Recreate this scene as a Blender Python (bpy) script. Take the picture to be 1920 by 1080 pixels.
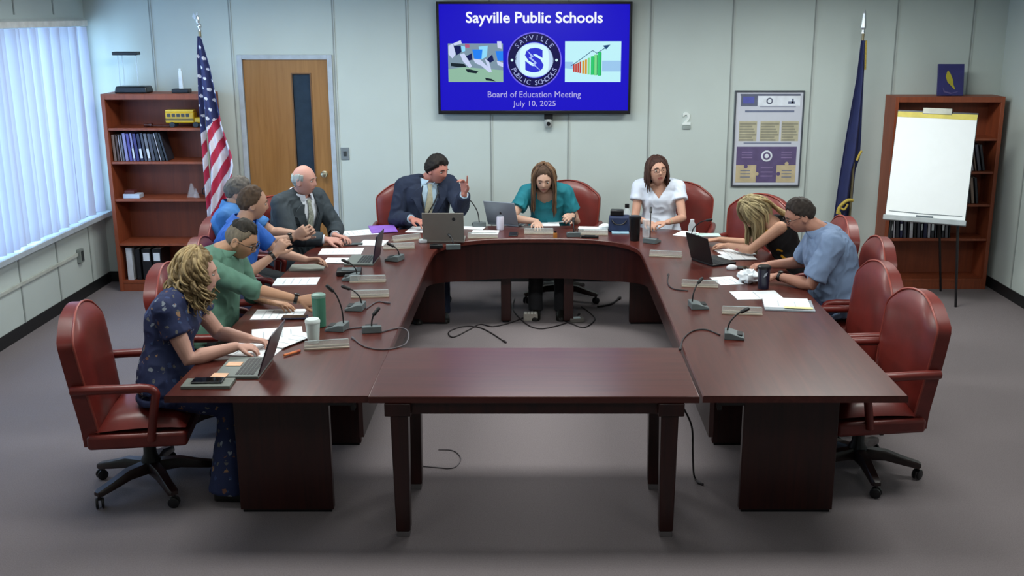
import bpy, math, random
import numpy as np
from mathutils import Vector, Matrix, noise as mnoise

for o in list(bpy.data.objects):
    bpy.data.objects.remove(o, do_unlink=True)
SC = bpy.context.scene
COL = SC.collection
random.seed(7)
PI = math.pi
R = math.radians

# ---------------------------------------------------------------- camera
FPX, PITCH, CAMH, CX = 2000.0, R(14.5), 2.50, 1010.0
cam = bpy.data.cameras.new('camera')
cam.sensor_width = 36.0
cam.lens = FPX / 1920.0 * 36.0
cam.shift_x = -(CX - 960.0) / 1920.0
cam.clip_end = 100
camo = bpy.data.objects.new('camera', cam)
COL.objects.link(camo)
camo.location = (0, 0, CAMH)
camo.rotation_euler = (PI / 2 - PITCH, 0, 0)
SC.camera = camo
SC.view_settings.view_transform = 'Standard'
SC.view_settings.look = 'None'
SC.view_settings.gamma = 1
SC.view_settings.use_curve_mapping = False
SC.view_settings.exposure = 0.15

# ---------------------------------------------------------------- world and light
w = bpy.data.worlds.new('world')
SC.world = w
w.use_nodes = True
w.node_tree.nodes['Background'].inputs[0].default_value = (0.55, 0.75, 1.0, 1)
w.node_tree.nodes['Background'].inputs[1].default_value = 1.0

CEIL = 2.80
def area_light(name, loc, rot, sx, sy, power, col, spread=PI):
    l = bpy.data.lights.new(name, 'AREA')
    l.shape = 'RECTANGLE'; l.size = sx; l.size_y = sy
    l.energy = power; l.color = col; l.spread = spread
    o = bpy.data.objects.new(name, l)
    COL.objects.link(o); o.location = loc; o.rotation_euler = rot
    return o
# daylight outside the window on the left wall (points at +X)
area_light('daylight', (-4.85, 7.4, 1.65), (0, -PI / 2, 0), 2.6, 5.6, 380, (0.46, 0.74, 1.0))
LAMPS = [(-2.3, 2.6, 5), (0.0, 2.6, 6), (2.3, 2.6, 6),
         (-2.3, 5.4, 27), (0.0, 5.4, 27), (2.3, 5.4, 29),
         (-2.3, 8.2, 36), (0.0, 8.2, 37), (2.3, 8.2, 39)]

# ---------------------------------------------------------------- camera-plane helpers (where a sight line meets a surface)
_fw = Vector((0, math.cos(PITCH), -math.sin(PITCH)))
_rt = Vector((1, 0, 0))
_up = _rt.cross(_fw)
_C = Vector((0, 0, CAMH))
def _ray(x, y): return _fw + _rt * ((x - CX) / FPX) - _up * ((y - 540) / FPX)
def onz(x, y, z=0.745):
    d = _ray(x, y); return _C + d * ((z - CAMH) / d.z)
def ony(x, y, Y):
    d = _ray(x, y); return _C + d * (Y / d.y)

# ---------------------------------------------------------------- materials
def lin(c):
    return tuple((v / 12.92 if v <= 0.04045 else ((v + 0.055) / 1.055) ** 2.4) for v in c)
def hexc(h):
    return lin(tuple(int(h[i:i + 2], 16) / 255 for i in (0, 2, 4)))
MATS = {}
def mat(name, h, rough=0.6, metal=0.0, var=0.12, scale=12.0, bump=0.0, spec=0.5, coat=0.0, stretch=None, trans=0.0, alpha=1.0):
    if name in MATS: return MATS[name]
    m = bpy.data.materials.new(name); m.use_nodes = True
    nt = m.node_tree; b = nt.nodes['Principled BSDF']
    c = hexc(h)
    tc = nt.nodes.new('ShaderNodeTexCoord')
    mp = nt.nodes.new('ShaderNodeMapping')
    nt.links.new(tc.outputs['Object'], mp.inputs[0])
    if stretch: mp.inputs['Scale'].default_value = stretch
    n = nt.nodes.new('ShaderNodeTexNoise'); n.inputs['Scale'].default_value = scale; n.inputs['Detail'].default_value = 5
    nt.links.new(mp.outputs[0], n.inputs['Vector'])
    r = nt.nodes.new('ShaderNodeValToRGB')
    r.color_ramp.elements[0].position = 0.3; r.color_ramp.elements[1].position = 0.7
    r.color_ramp.elements[0].color = tuple(max(0, v * (1 - var)) for v in c) + (1,)
    r.color_ramp.elements[1].color = tuple(min(1, v * (1 + var)) for v in c) + (1,)
    nt.links.new(n.outputs['Fac'], r.inputs[0]); nt.links.new(r.outputs[0], b.inputs['Base Color'])
    b.inputs['Roughness'].default_value = rough; b.inputs['Metallic'].default_value = metal
    b.inputs['Specular IOR Level'].default_value = spec
    b.inputs['Coat Weight'].default_value = coat; b.inputs['Coat Roughness'].default_value = 0.15
    b.inputs['Transmission Weight'].default_value = trans; b.inputs['Alpha'].default_value = alpha
    if bump:
        bp = nt.nodes.new('ShaderNodeBump'); bp.inputs['Strength'].default_value = bump; bp.inputs['Distance'].default_value = 0.004
        nt.links.new(n.outputs['Fac'], bp.inputs['Height']); nt.links.new(bp.outputs[0], b.inputs['Normal'])
    MATS[name] = m
    return m
def emis(name, h, s=1.0):
    if name in MATS: return MATS[name]
    m = bpy.data.materials.new(name); m.use_nodes = True
    b = m.node_tree.nodes['Principled BSDF']
    b.inputs['Base Color'].default_value = (0.003, 0.003, 0.003, 1); b.inputs['Roughness'].default_value = 0.3; b.inputs['Specular IOR Level'].default_value = 0.2
    b.inputs['Emission Color'].default_value = hexc(h) + (1,); b.inputs['Emission Strength'].default_value = s
    MATS[name] = m
    return m
def spots(name, base, cols, scale=14.0, thr=0.2, rough=0.8):
    """cloth with scattered coloured blossoms"""
    if name in MATS: return MATS[name]
    m = bpy.data.materials.new(name); m.use_nodes = True
    nt = m.node_tree; b = nt.nodes['Principled BSDF']; b.inputs['Roughness'].default_value = rough
    tc = nt.nodes.new('ShaderNodeTexCoord')
    nz = nt.nodes.new('ShaderNodeTexNoise'); nz.inputs['Scale'].default_value = scale * 2
    mx0 = nt.nodes.new('ShaderNodeMixRGB'); mx0.inputs[0].default_value = 0.035
    nt.links.new(tc.outputs['Object'], nz.inputs['Vector'])
    nt.links.new(tc.outputs['Object'], mx0.inputs[1]); nt.links.new(nz.outputs['Color'], mx0.inputs[2])
    v = nt.nodes.new('ShaderNodeTexVoronoi'); v.inputs['Scale'].default_value = scale
    nt.links.new(mx0.outputs[0], v.inputs['Vector'])
    lt = nt.nodes.new('ShaderNodeMath'); lt.operation = 'LESS_THAN'; lt.inputs[1].default_value = thr
    nt.links.new(v.outputs['Distance'], lt.inputs[0])
    sep = nt.nodes.new('ShaderNodeSeparateColor'); nt.links.new(v.outputs['Color'], sep.inputs[0])
    r = nt.nodes.new('ShaderNodeValToRGB'); r.color_ramp.interpolation = 'CONSTANT'
    els = r.color_ramp.elements
    while len(els) < len(cols): els.new(0.5)
    for i, c in enumerate(cols):
        els[i].position = i / len(cols); els[i].color = hexc(c) + (1,)
    nt.links.new(sep.outputs[0], r.inputs[0])
    mx = nt.nodes.new('ShaderNodeMixRGB'); mx.inputs[1].default_value = hexc(base) + (1,)
    nt.links.new(lt.outputs[0], mx.inputs[0]); nt.links.new(r.outputs[0], mx.inputs[2])
    nt.links.new(mx.outputs[0], b.inputs['Base Color'])
    MATS[name] = m
    return m
def wood(name, dark, light, rough=0.3, axis=0, coat=0.0, scale=3.0, spec=0.5):
    if name in MATS: return MATS[name]
    m = bpy.data.materials.new(name); m.use_nodes = True
    nt = m.node_tree; b = nt.nodes['Principled BSDF']
    tc = nt.nodes.new('ShaderNodeTexCoord'); mp = nt.nodes.new('ShaderNodeMapping')
    s = [14, 14, 14]; s[axis] = 0.8
    mp.inputs['Scale'].default_value = s
    nt.links.new(tc.outputs['Object'], mp.inputs[0])
    n = nt.nodes.new('ShaderNodeTexNoise'); n.inputs['Scale'].default_value = scale; n.inputs['Detail'].default_value = 8; n.inputs['Distortion'].default_value = 1.2
    nt.links.new(mp.outputs[0], n.inputs['Vector'])
    r = nt.nodes.new('ShaderNodeValToRGB')
    r.color_ramp.elements[0].position = 0.32; r.color_ramp.elements[1].position = 0.7
    r.color_ramp.elements[0].color = hexc(dark) + (1,); r.color_ramp.elements[1].color = hexc(light) + (1,)
    nt.links.new(n.outputs['Fac'], r.inputs[0]); nt.links.new(r.outputs[0], b.inputs['Base Color'])
    b.inputs['Roughness'].default_value = rough; b.inputs['Coat Weight'].default_value = coat; b.inputs['Coat Roughness'].default_value = 0.2
    b.inputs['Specular IOR Level'].default_value = spec
    MATS[name] = m
    return m
def glass(name, h='ffffff', a=0.25, rough=0.05):
    if name in MATS: return MATS[name]
    m = bpy.data.materials.new(name); m.use_nodes = True
    nt = m.node_tree; b = nt.nodes['Principled BSDF']; out = nt.nodes['Material Output']
    b.inputs['Base Color'].default_value = hexc(h) + (1,); b.inputs['Roughness'].default_value = rough
    t = nt.nodes.new('ShaderNodeBsdfTransparent'); mx = nt.nodes.new('ShaderNodeMixShader')
    mx.inputs[0].default_value = a
    nt.links.new(t.outputs[0], mx.inputs[1]); nt.links.new(b.outputs[0], mx.inputs[2]); nt.links.new(mx.outputs[0], out.inputs[0])
    MATS[name] = m
    return m

# ---------------------------------------------------------------- mesh builder
class MB:
    def __init__(s): s.v = []; s.f = []; s.m = []; s.mi = 0
    def add(s, vs, fs):
        o = len(s.v); s.v += [tuple(p) for p in vs]; s.f += [tuple(i + o for i in f) for f in fs]; s.m += [s.mi] * len(fs)
        return s
    def box(s, c, d, rot=None, taper=1.0):
        c = Vector(c); M = rot if rot is not None else Matrix.Identity(3)
        vs = []
        for z in (-.5, .5):
            k = taper if z < 0 else 1.0
            for x, y in ((-.5, -.5), (.5, -.5), (.5, .5), (-.5, .5)):
                vs.append(c + M @ Vector((x * d[0] * k, y * d[1] * k, z * d[2])))
        return s.add(vs, [(3, 2, 1, 0), (4, 5, 6, 7), (0, 1, 5, 4), (1, 2, 6, 5), (2, 3, 7, 6), (3, 0, 4, 7)])
    def b2(s, p, q, rot=None):
        p = Vector(p); q = Vector(q); return s.box((p + q) / 2, [abs(q[i] - p[i]) for i in range(3)])
    def loft(s, rings, cap=True, close=False):
        n = len(rings[0]); vs = [p for r in rings for p in r]; fs = []
        m = len(rings)
        for i in range(m - (0 if close else 1)):
            a = i * n; b = ((i + 1) % m) * n
            for j in range(n):
                k = (j + 1) % n; fs.append((a + j, a + k, b + k, b + j))
        if cap and not close:
            fs.append(tuple(reversed(range(n)))); fs.append(tuple(range((m - 1) * n, m * n)))
        return s.add(vs, fs)
    def tube(s, pts, rad, n=10, cap=True, flat=1.0, ref=None, close=False):
        pts = [Vector(p) for p in pts]
        if not hasattr(rad, '__len__'): rad = [rad] * len(pts)
        rings = []; u = None
        N = len(pts)
        for i, p in enumerate(pts):
            if close: t = pts[(i + 1) % N] - pts[i - 1]
            else: t = pts[min(i + 1, N - 1)] - pts[max(i - 1, 0)]
            if t.length < 1e-9: t = Vector((0, 0, 1))
            t.normalize()
            if u is None:
                r0 = Vector(ref) if ref is not None else (Vector((0, 0, 1)) if abs(t.z) < .9 else Vector((1, 0, 0)))
                u = (r0 - t * r0.dot(t)).normalized()
            else:
                u = u - t * u.dot(t)
                u = u.normalized() if u.length > 1e-6 else t.orthogonal().normalized()
            w_ = t.cross(u)
            rings.append([p + (u * math.cos(a) * flat + w_ * math.sin(a)) * rad[i] for a in [2 * PI * k / n for k in range(n)]])
        return s.loft(rings, cap, close)
    def caps(s, pts, rad, n=14, flat=1.0, ref=None):
        """tube with rounded ends"""
        pts = [Vector(p) for p in pts]; rad = list(rad) if hasattr(rad, '__len__') else [rad] * len(pts)
        d0 = (pts[0] - pts[1]).normalized(); d1 = (pts[-1] - pts[-2]).normalized()
        P = [pts[0] + d0 * rad[0] * math.sin(a) for a in (1.5, 1.1, .6)] + pts + [pts[-1] + d1 * rad[-1] * math.sin(a) for a in (.6, 1.1, 1.5)]
        Q = [rad[0] * math.cos(a) for a in (1.5, 1.1, .6)] + rad + [rad[-1] * math.cos(a) for a in (.6, 1.1, 1.5)]
        return s.tube(P, Q, n, True, flat, ref)
    def ell(s, c, r, n=16, m=10, M=None):
        c = Vector(c); M = M or Matrix.Identity(3); rings = []
        if not hasattr(r, '__len__'): r = (r, r, r)
        for i in range(m + 1):
            a = -PI / 2 + PI * (i + .02) / (m + .04)
            rings.append([c + M @ Vector((math.cos(a) * math.cos(b) * r[0], math.cos(a) * math.sin(b) * r[1], math.sin(a) * r[2])) for b in [2 * PI * k / n for k in range(n)]])
        return s.loft(rings)
    def lathe(s, c, prof, n=20, ax=None):
        c = Vector(c); M = ax or Matrix.Identity(3)
        return s.loft([[c + M @ Vector((r * math.cos(b), r * math.sin(b), z)) for b in [2 * PI * k / n for k in range(n)]] for r, z in prof])
    def prism(s, poly, fn, t0, t1):
        """poly: 2D points; fn(u,v,t)->3D"""
        n = len(poly)
        a = [fn(u, v, t0) for u, v in poly]; b = [fn(u, v, t1) for u, v in poly]
        fs = [tuple(reversed(range(n))), tuple(range(n, 2 * n))] + [(i, (i + 1) % n, n + (i + 1) % n, n + i) for i in range(n)]
        return s.add(a + b, fs)
    def grid(s, fn, nu, nv):
        vs = [fn(i / nu, j / nv) for j in range(nv + 1) for i in range(nu + 1)]
        fs = [(j * (nu + 1) + i, j * (nu + 1) + i + 1, (j + 1) * (nu + 1) + i + 1, (j + 1) * (nu + 1) + i) for j in range(nv) for i in range(nu)]
        return s.add(vs, fs)
    def build(s, name, mats, parent=None, smooth=None, bevel=0, off=None, sol=0, sub=0):
        me = bpy.data.meshes.new(name)
        vs = s.v if off is None else [(p[0] - off[0], p[1] - off[1], p[2] - off[2]) for p in s.v]
        me.from_pydata(vs, [], s.f)
        if not isinstance(mats, (list, tuple)): mats = [mats]
        for m in mats: me.materials.append(m)
        if len(mats) > 1: me.polygons.foreach_set('material_index', s.m)
        import bmesh
        bm = bmesh.new(); bm.from_mesh(me); bmesh.ops.recalc_face_normals(bm, faces=bm.faces); bm.to_mesh(me); bm.free()
        if smooth is not None:
            me.shade_smooth()
            if smooth < 179: me.set_sharp_from_angle(angle=R(smooth))
        me.update()
        o = bpy.data.objects.new(name, me); COL.objects.link(o)
        if parent is not None: o.parent = parent
        if sol:
            md = o.modifiers.new('solid', 'SOLIDIFY'); md.thickness = abs(sol); md.offset = -1 if sol > 0 else 1
        if bevel:
            md = o.modifiers.new('bevel', 'BEVEL'); md.width = bevel; md.segments = 3; md.limit_method = 'ANGLE'; md.angle_limit = R(40)
            me.shade_smooth(); me.set_sharp_from_angle(angle=R(50))
        if sub:
            md = o.modifiers.new('sub', 'SUBSURF'); md.levels = sub; md.render_levels = sub
        return o

def tag(o, label=None, cat=None, group=None, kind=None):
    if label: o['label'] = label
    if cat: o['category'] = cat
    if group: o['group'] = group
    if kind: o['kind'] = kind
    return o
def empty(name, loc, rz=0, label=None, cat=None, group=None):
    o = bpy.data.objects.new(name, None); COL.objects.link(o)
    o.empty_display_size = 0.1
    o.location = loc; o.rotation_euler = (0, 0, rz)
    return tag(o, label, cat, group)
def copy_tree(o, parent=None):
    c = o.copy(); COL.objects.link(c)
    if parent is not None: c.parent = parent
    for ch in list(o.children): copy_tree(ch, c)
    return c
def struct(mb, name, mats, **k): return tag(mb.build(name, mats, **k), kind='structure')
def smoothpts(pts, n=8, close=False):
    """Catmull-Rom through the points"""
    P = [Vector(p) for p in pts]; out = []
    N = len(P)
    for i in range(N - (0 if close else 1)):
        if close: a, b, c, d = P[i - 1], P[i], P[(i + 1) % N], P[(i + 2) % N]
        else: a, b, c, d = P[max(i - 1, 0)], P[i], P[i + 1], P[min(i + 2, N - 1)]
        for k in range(n):
            t = k / n
            out.append(0.5 * ((2 * b) + (c - a) * t + (2 * a - 5 * b + 4 * c - d) * t * t + (3 * b - a - 3 * c + d) * t ** 3))
    if not close: out.append(P[-1])
    return out
_textc = {}
def text_mb(mb, txt, fn, w=None, h=None, align='C', bold=0.0, depth=None):
    """lay the outline of a text, scaled to width w (or height h), through fn(u,v) -> 3D point"""
    key = (txt, bold)
    if key not in _textc:
        cu = bpy.data.curves.new('t', 'FONT'); cu.body = txt; cu.size = 1; cu.offset = bold; cu.resolution_u = 3
        o = bpy.data.objects.new('t', cu); COL.objects.link(o)
        bpy.context.view_layer.update()
        me = bpy.data.meshes.new_from_object(o.evaluated_get(bpy.context.evaluated_depsgraph_get()))
        _textc[key] = ([tuple(v.co) for v in me.vertices], [tuple(p.vertices) for p in me.polygons])
        bpy.data.objects.remove(o); bpy.data.curves.remove(cu); bpy.data.meshes.remove(me)
    vs, fs = _textc[key]
    xs = [v[0] for v in vs]; ys = [v[1] for v in vs]
    x0, x1, y0, y1 = min(xs), max(xs), min(ys), max(ys)
    k = (w / (x1 - x0)) if w else (h / (y1 - y0))
    kx = k; ky = (h / (y1 - y0)) if h else k
    cx = (x0 + x1) / 2; cy = (y0 + y1) / 2
    mb.add([fn((v[0] - cx) * kx, (v[1] - cy) * ky) for v in vs], fs)
# ================================================================ room
YW, XL, XR, YN = 9.92, -4.10, 4.23, -1.6
M_wall = mat('wall_paint', 'bec9c6', 0.75, var=0.02, scale=3)
M_trim = mat('seam_grey', '8b9391', 0.6, var=0.05)
M_trim2 = mat('seam_pale', 'b4bcba', 0.6, var=0.05)
M_base = mat('black_vinyl', '15171a', 0.5)
M_carpet = mat('grey_carpet', '7d7577', 0.95, var=0.12, scale=160, bump=0.6, spec=0.1)
M_ceil = mat('ceiling_tile', 'c9ccc6', 0.9, var=0.05, scale=60)
struct(MB().b2((XL - .1, YN - .1, -.1), (XR + .1, YW + .1, 0)), 'floor', M_carpet)
struct(MB().b2((XL - .1, YN - .1, CEIL), (XR + .1, YW + .1, CEIL + .1)), 'ceiling', M_ceil)
# back wall with the door opening cut out (pieces in one mesh)
DX0, DX1, DH = -2.700, -1.925, 2.085
b = MB(); b.b2((XL - .1, YW, 0), (DX0 - .03, YW + .12, CEIL)); b.b2((DX1 + .03, YW, 0), (XR + .1, YW + .12, CEIL)); b.b2((DX0 - .03, YW, DH + .03), (DX1 + .03, YW + .12, CEIL))
struct(b, 'wall_back', M_wall)
WZ0, WZ1, WY0, WY1 = 0.70, 2.40, 5.0, 9.82
b = MB(); b.b2((XL - .12, YN, 0), (XL, YW, WZ0)); b.b2((XL - .12, YN, WZ1), (XL, YW, CEIL)); b.b2((XL - .12, YN, WZ0), (XL, WY0, WZ1)); b.b2((XL - .12, WY1, WZ0), (XL, YW, WZ1))
struct(b, 'wall_left', M_wall)
struct(MB().b2((XR, YN, 0), (XR + .12, YW, CEIL)), 'wall_right', M_wall)
struct(MB().b2((XL, YN - .1, 0), (XR, YN, CEIL)), 'wall_front', M_wall)
b = MB(); b.b2((XL, YW - .008, 0), (DX0 - .05, YW, .1)); b.b2((DX1 + .05, YW - .008, 0), (XR, YW, .1)); struct(b, 'baseboard_back', M_base)
struct(MB().b2((XL, YN, 0), (XL + .008, YW - .01, .1)), 'baseboard_left', M_base)
struct(MB().b2((XR - .008, YN, 0), (XR, YW - .01, .1)), 'baseboard_right', M_base)
tn = 1
def seam(p, q, ax, dirn):
    """pale metal strip with a dark joint beside it, standing 4 mm proud of the wall"""
    global tn
    b = MB(); x, y = p
    if ax == 'y':  # on the back wall
        b.b2((x - .006, YW - .004, q[0]), (x + .006, YW, q[1])); b.mi = 1; b.b2((x + .006, YW - .006, q[0]), (x + .016, YW, q[1]))
    else:
        b.b2((x, y - .008, q[0]), (x + dirn * .004, y + .006, q[1])); b.mi = 1; b.b2((x, y + .006, q[0]), (x + dirn * .006, y + .018, q[1]))
    struct(b, 'trim_%d' % tn, [M_trim, M_trim2]); tn += 1
for x in (-3.506, -2.79, -1.86, -1.195, -.444, .272, 1.012, 1.753, 2.494, 3.234, 3.92):
    z0 = .1
    if x == -2.79: z0 = .1
    seam((x, 0), (z0, CEIL), 'y', 0)
for y in (9.52, 8.85, 8.18, 7.5, 6.8, 6.1, 5.4): seam((XL, y), (.1, WZ0 - .05), 'x', 1)
for y in (9.3, 8.6, 7.9, 7.1): seam((XL, y), (WZ1 + .08, CEIL), 'x', 1)
for y in (9.25, 8.5, 7.7, 6.9, 6.1): seam((XR, y), (.1, CEIL), 'x', -1)
# ceiling grid strips: out of sight above, kept simple
b = MB()
for k in range(-3, 4): b.b2((k * 1.22 - .012, YN, CEIL - .006), (k * 1.22 + .012, YW, CEIL))
for k in range(0, 19): b.b2((XL, YN + k * .61 - .012, CEIL - .005), (XR, YN + k * .61 + .012, CEIL))
struct(b, 'trim_%d' % tn, mat('grid_white', 'd8d8d4', 0.6)); tn += 1
# ceiling lights: troffers with a real lamp in each
M_diff = emis('lamp_diffuser', 'f4fbf6', 1.6)
M_white = mat('white_metal', 'dcdcd8', 0.5)
for k, (x, y, pw) in enumerate(LAMPS):
    row = ['front', 'middle', 'rear'][k // 3]; col_ = ['left', 'centre', 'right'][k % 3]
    e = empty('ceiling_light', (x, y, CEIL - .05), 0, 'rectangular recessed ceiling light, %s column of the %s row above the room' % (col_, row), 'ceiling light', 'ceiling lights')
    f = MB()
    for p, q in (((-.61, -.31), (-.58, .31)), ((.58, -.31), (.61, .31)), ((-.58, -.31), (.58, -.28)), ((-.58, .28), (.58, .31))): f.b2((p[0], p[1], 0), (q[0], q[1], .045))
    f.build('frame', M_white, e)
    MB().b2((-.58, -.28, .02), (.58, .28, .03)).build('diffuser', M_diff, e)
    area_light('lamp', (x, y, CEIL - .045), (0, 0, 0), 1.14, .54, pw, (0.97, 1.0, 0.96))

# ---- window on the left with vertical blinds
M_alu = mat('window_aluminium', '9aa3a6', 0.4, metal=0.6)
wn = empty('window_1', (XL, (WY0 + WY1) / 2, WZ0)); wn['kind'] = 'structure'
H2, L2 = WZ1 - WZ0, (WY1 - WY0) / 2
f = MB()
for y in (-L2, -L2 / 3, L2 / 3, L2): f.b2((-.10, y - .025, 0), (-.05, y + .025, H2))
f.b2((-.10, -L2, 0), (-.05, L2, .05)); f.b2((-.10, -L2, H2 - .05), (-.05, L2, H2))
f.build('window_frame', M_alu, wn)
MB().b2((-.079, -L2, .05), (-.074, L2, H2 - .05)).build('window_pane', glass('clear_pane', 'e8f4ff', 0.06), wn)
M_sill = mat('sill_laminate', 'a9b4bd', 0.35)
struct(MB().b2((XL - .05, WY0 - .05, WZ0 - .045), (XL + .10, YW - .02, WZ0)), 'trim_%d' % tn, M_sill, bevel=.005); tn += 1
b = MB(); b.b2((XL, WY0 - .05, WZ1), (XL + .03, WY1 + .05, WZ1 + .05)); struct(b, 'trim_%d' % tn, M_trim2); tn += 1
# blinds
mb_ = bpy.data.materials.new('blind_fabric'); mb_.use_nodes = True
nt = mb_.node_tree; pb = nt.nodes['Principled BSDF']; out = nt.nodes['Material Output']
pb.inputs['Base Color'].default_value = hexc('b9bfd6') + (1,); pb.inputs['Roughness'].default_value = .8
tr = nt.nodes.new('ShaderNodeBsdfTranslucent'); tr.inputs[0].default_value = (.62, .70, .88, 1)
mx = nt.nodes.new('ShaderNodeMixShader'); mx.inputs[0].default_value = .13
nt.links.new(pb.outputs[0], mx.inputs[1]); nt.links.new(tr.outputs[0], mx.inputs[2]); nt.links.new(mx.outputs[0], out.inputs[0])
bl = empty('vertical_blind', (XL + .05, (WY0 + WY1) / 2, WZ0 + .02), 0, 'pale vertical slat blind closed over the bright window on the left wall', 'blind')
MB().b2((-.03, -L2, H2 - .04), (.02, L2, H2 + .01)).build('head_rail', M_white, bl, bevel=.004)
s = MB(); y = -L2 + .05; k = 0; rr = random.Random(3)
while y < L2 - .05:
    a = R(rr.choice([2, 8, 24, 40, 52])) ; ww = .128; lean = rr.uniform(-.035, .035)
    dx, dy = math.sin(a) * ww / 2, math.cos(a) * ww / 2
    def P(u, v):
        c = math.sin(PI * u) * .008
        q = (1 - v) * lean
        return (-dx + 2 * dx * u + c - .005, y - dy + 2 * dy * u + q, .0 + v * (H2 - .045))
    s.grid(P, 4, 1); y += .105 + (0.022 if k % 4 == 2 else 0); k += 1
s.build('slats', mb_, bl, smooth=60)
# conduit and outlet below the window
t = empty('wall_raceway', (XL, 9.22, .40), 0, 'thin pale wall conduit ending at an outlet box under the window', 'conduit')
b = MB(); b.box((.012, -2.1, .02), (.02, 4.2, .025)); b.build('channel', mat('raceway_beige', 'b4b9b2', .6), t)
b = MB(); b.box((.02, .05, .0), (.035, .075, .12)); b.build('outlet_box', mat('outlet_grey', '7d8583', .5), t, bevel=.004)
b = MB(); b.box((.039, .05, .0), (.003, .045, .085)); b.build('outlet_face', mat('outlet_dark', '34393a', .5), t)

# ---- door
dr = empty('door_1', ((DX0 + DX1) / 2, YW, 0)); dr['kind'] = 'structure'
dw = (DX1 - DX0) / 2
M_doorw = wood('honey_oak', '8c6232', '9c703e', .45, axis=2, scale=2.0)
M_dframe = mat('door_frame_paint', 'a9b4c0', .5)
f = MB(); f.b2((-dw - .045, -.02, 0), (-dw, .12, DH + .04)); f.b2((dw, -.02, 0), (dw + .045, .12, DH + .04)); f.b2((-dw, -.02, DH), (dw, .12, DH + .04))
f.build('door_frame', M_dframe, dr, bevel=.003)
gx0, gx1, gz0, gz1 = .06, .22, .95, 1.95
f = MB(); f.b2((-dw + .004, .005, .01), (gx0, .045, DH - .004)); f.b2((gx1, .005, .01), (dw - .004, .045, DH - .004)); f.b2((gx0, .005, .01), (gx1, .045, gz0)); f.b2((gx0, .005, gz1), (gx1, .045, DH - .004))
f.build('door_leaf', M_doorw, dr)
f = MB()
for p, q in (((gx0 - .012, gz0 - .012), (gx0, gz1 + .012)), ((gx1, gz0 - .012), (gx1 + .012, gz1 + .012)), ((gx0, gz0 - .012), (gx1, gz0)), ((gx0, gz1), (gx1, gz1 + .012))): f.b2((p[0], 0, p[1]), (q[0], .05, q[1]))
f.build('glass_trim', mat('brown_bead', '6b4a2a', .5), dr)
MB().b2((gx0, .02, gz0), (gx1, .028, gz1)).build('glass', mat('door_glass', '2c3b4c', .12, spec=.8), dr)
f = MB(); f.lathe((dw - .075, .005, 1.035), [(.028, 0), (.03, .006), (.012, .01), (.012, .035), (.026, .045), (.030, .06), (.022, .072), (.005, .075)], 20, Matrix.Rotation(PI / 2, 3, 'X'))
f.build('door_knob', mat('satin_brass', 'd6ccb0', .25, metal=.9), dr, smooth=40)
# corridor wall behind the door gap is never seen; light switch beside the door
t = empty('light_switch', (-1.80, YW, 1.226), 0, 'grey double light switch plate on the back wall beside the door', 'light switch')
MB().box((0, -.004, 0), (.075, .008, .115)).build('plate', mat('switch_steel', '8d979c', .4, metal=.5), t, bevel=.002)
MB().box((0, -.012, .0), (.026, .012, .045), Matrix.Rotation(.2, 3, 'X')).build('toggle', mat('switch_dark', '3c4246', .5), t)
t = empty('wall_sensor', (1.364, YW, 1.53), 0, 'small white 2-shaped wall control on the back wall right of the screen', 'wall control')
b = MB(); text_mb(b, '2', lambda u, v: (u, -.012, v + .02), w=.075, h=.115, bold=.03); b.build('numeral', mat('numeral_white', 'dfe8e6', .5), t, sol=.012)
MB().box((.002, -.006, -.063), (.075, .012, .03)).build('lower_strip', mat('sensor_grey', '8d9896', .6), t, bevel=.003)

# ================================================================ television
tvx0, tvx1, tvz0, tvz1 = -.915, .836, 1.597, 2.592
tcx, tcz = (tvx0 + tvx1) / 2, (tvz0 + tvz1) / 2
TW, TH = tvx1 - tvx0, tvz1 - tvz0
tv = empty('television', (tcx, YW, tcz), 0, 'large black flat screen on the back wall showing a blue meeting title slide', 'television')
M_blk = mat('black_plastic', '0b0c10', .35)
b = MB(); bz = .022
b.b2((-TW / 2, -.10, -TH / 2), (-TW / 2 + bz, -.05, TH / 2)); b.b2((TW / 2 - bz, -.10, -TH / 2), (TW / 2, -.05, TH / 2))
b.b2((-TW / 2 + bz, -.10, TH / 2 - bz), (TW / 2 - bz, -.05, TH / 2)); b.b2((-TW / 2 + bz, -.10, -TH / 2), (TW / 2 - bz, -.05, -TH / 2 + bz * 1.5))
b.build('bezel', M_blk, tv, bevel=.003)
MB().b2((-TW / 2 + .02, -.07, -TH / 2 + .02), (TW / 2 - .02, -.03, TH / 2 - .02)).build('housing', M_blk, tv)
MB().b2((-.35, -.03, -.25), (.35, 0, .25)).build('wall_mount', M_blk, tv)
ES = 0.9
MB().b2((-TW / 2 + bz, -.078, -TH / 2 + bz * 1.5), (TW / 2 - bz, -.072, TH / 2 - bz)).build('screen', emis('slide_blue', '180cc4', ES), tv)
def sp(px, py):  # slide point: pixel of the photographed slide -> local plane of the screen
    return ((px - 1000) / 360 * TW, -(py - 108) / 210 * TH)
def sl(d): return lambda u, v: (u, -.0785 - d, v)
def slide_poly(mb, pts, d):
    mb.add([(sp(*p)[0], -.0785 - d, sp(*p)[1]) for p in pts], [tuple(range(len(pts)))])
M_sw = emis('slide_white', 'f2f6ff', ES)
b = MB(); c = sp(1000, 35); text_mb(b, 'Sayville Public Schools', lambda u, v: (c[0] + u, -.079, c[1] + v), w=252 / 360 * TW, h=27 / 210 * TH, bold=.02)
b.build('slide_title', M_sw, tv)
M_sy = emis('slide_cream', 'b4b0e4', ES)
b = MB(); c = sp(1000, 177); text_mb(b, 'Board of Education Meeting', lambda u, v: (c[0] + u, -.079, c[1] + v), w=174 / 360 * TW, h=15 / 210 * TH, bold=.0)
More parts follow.
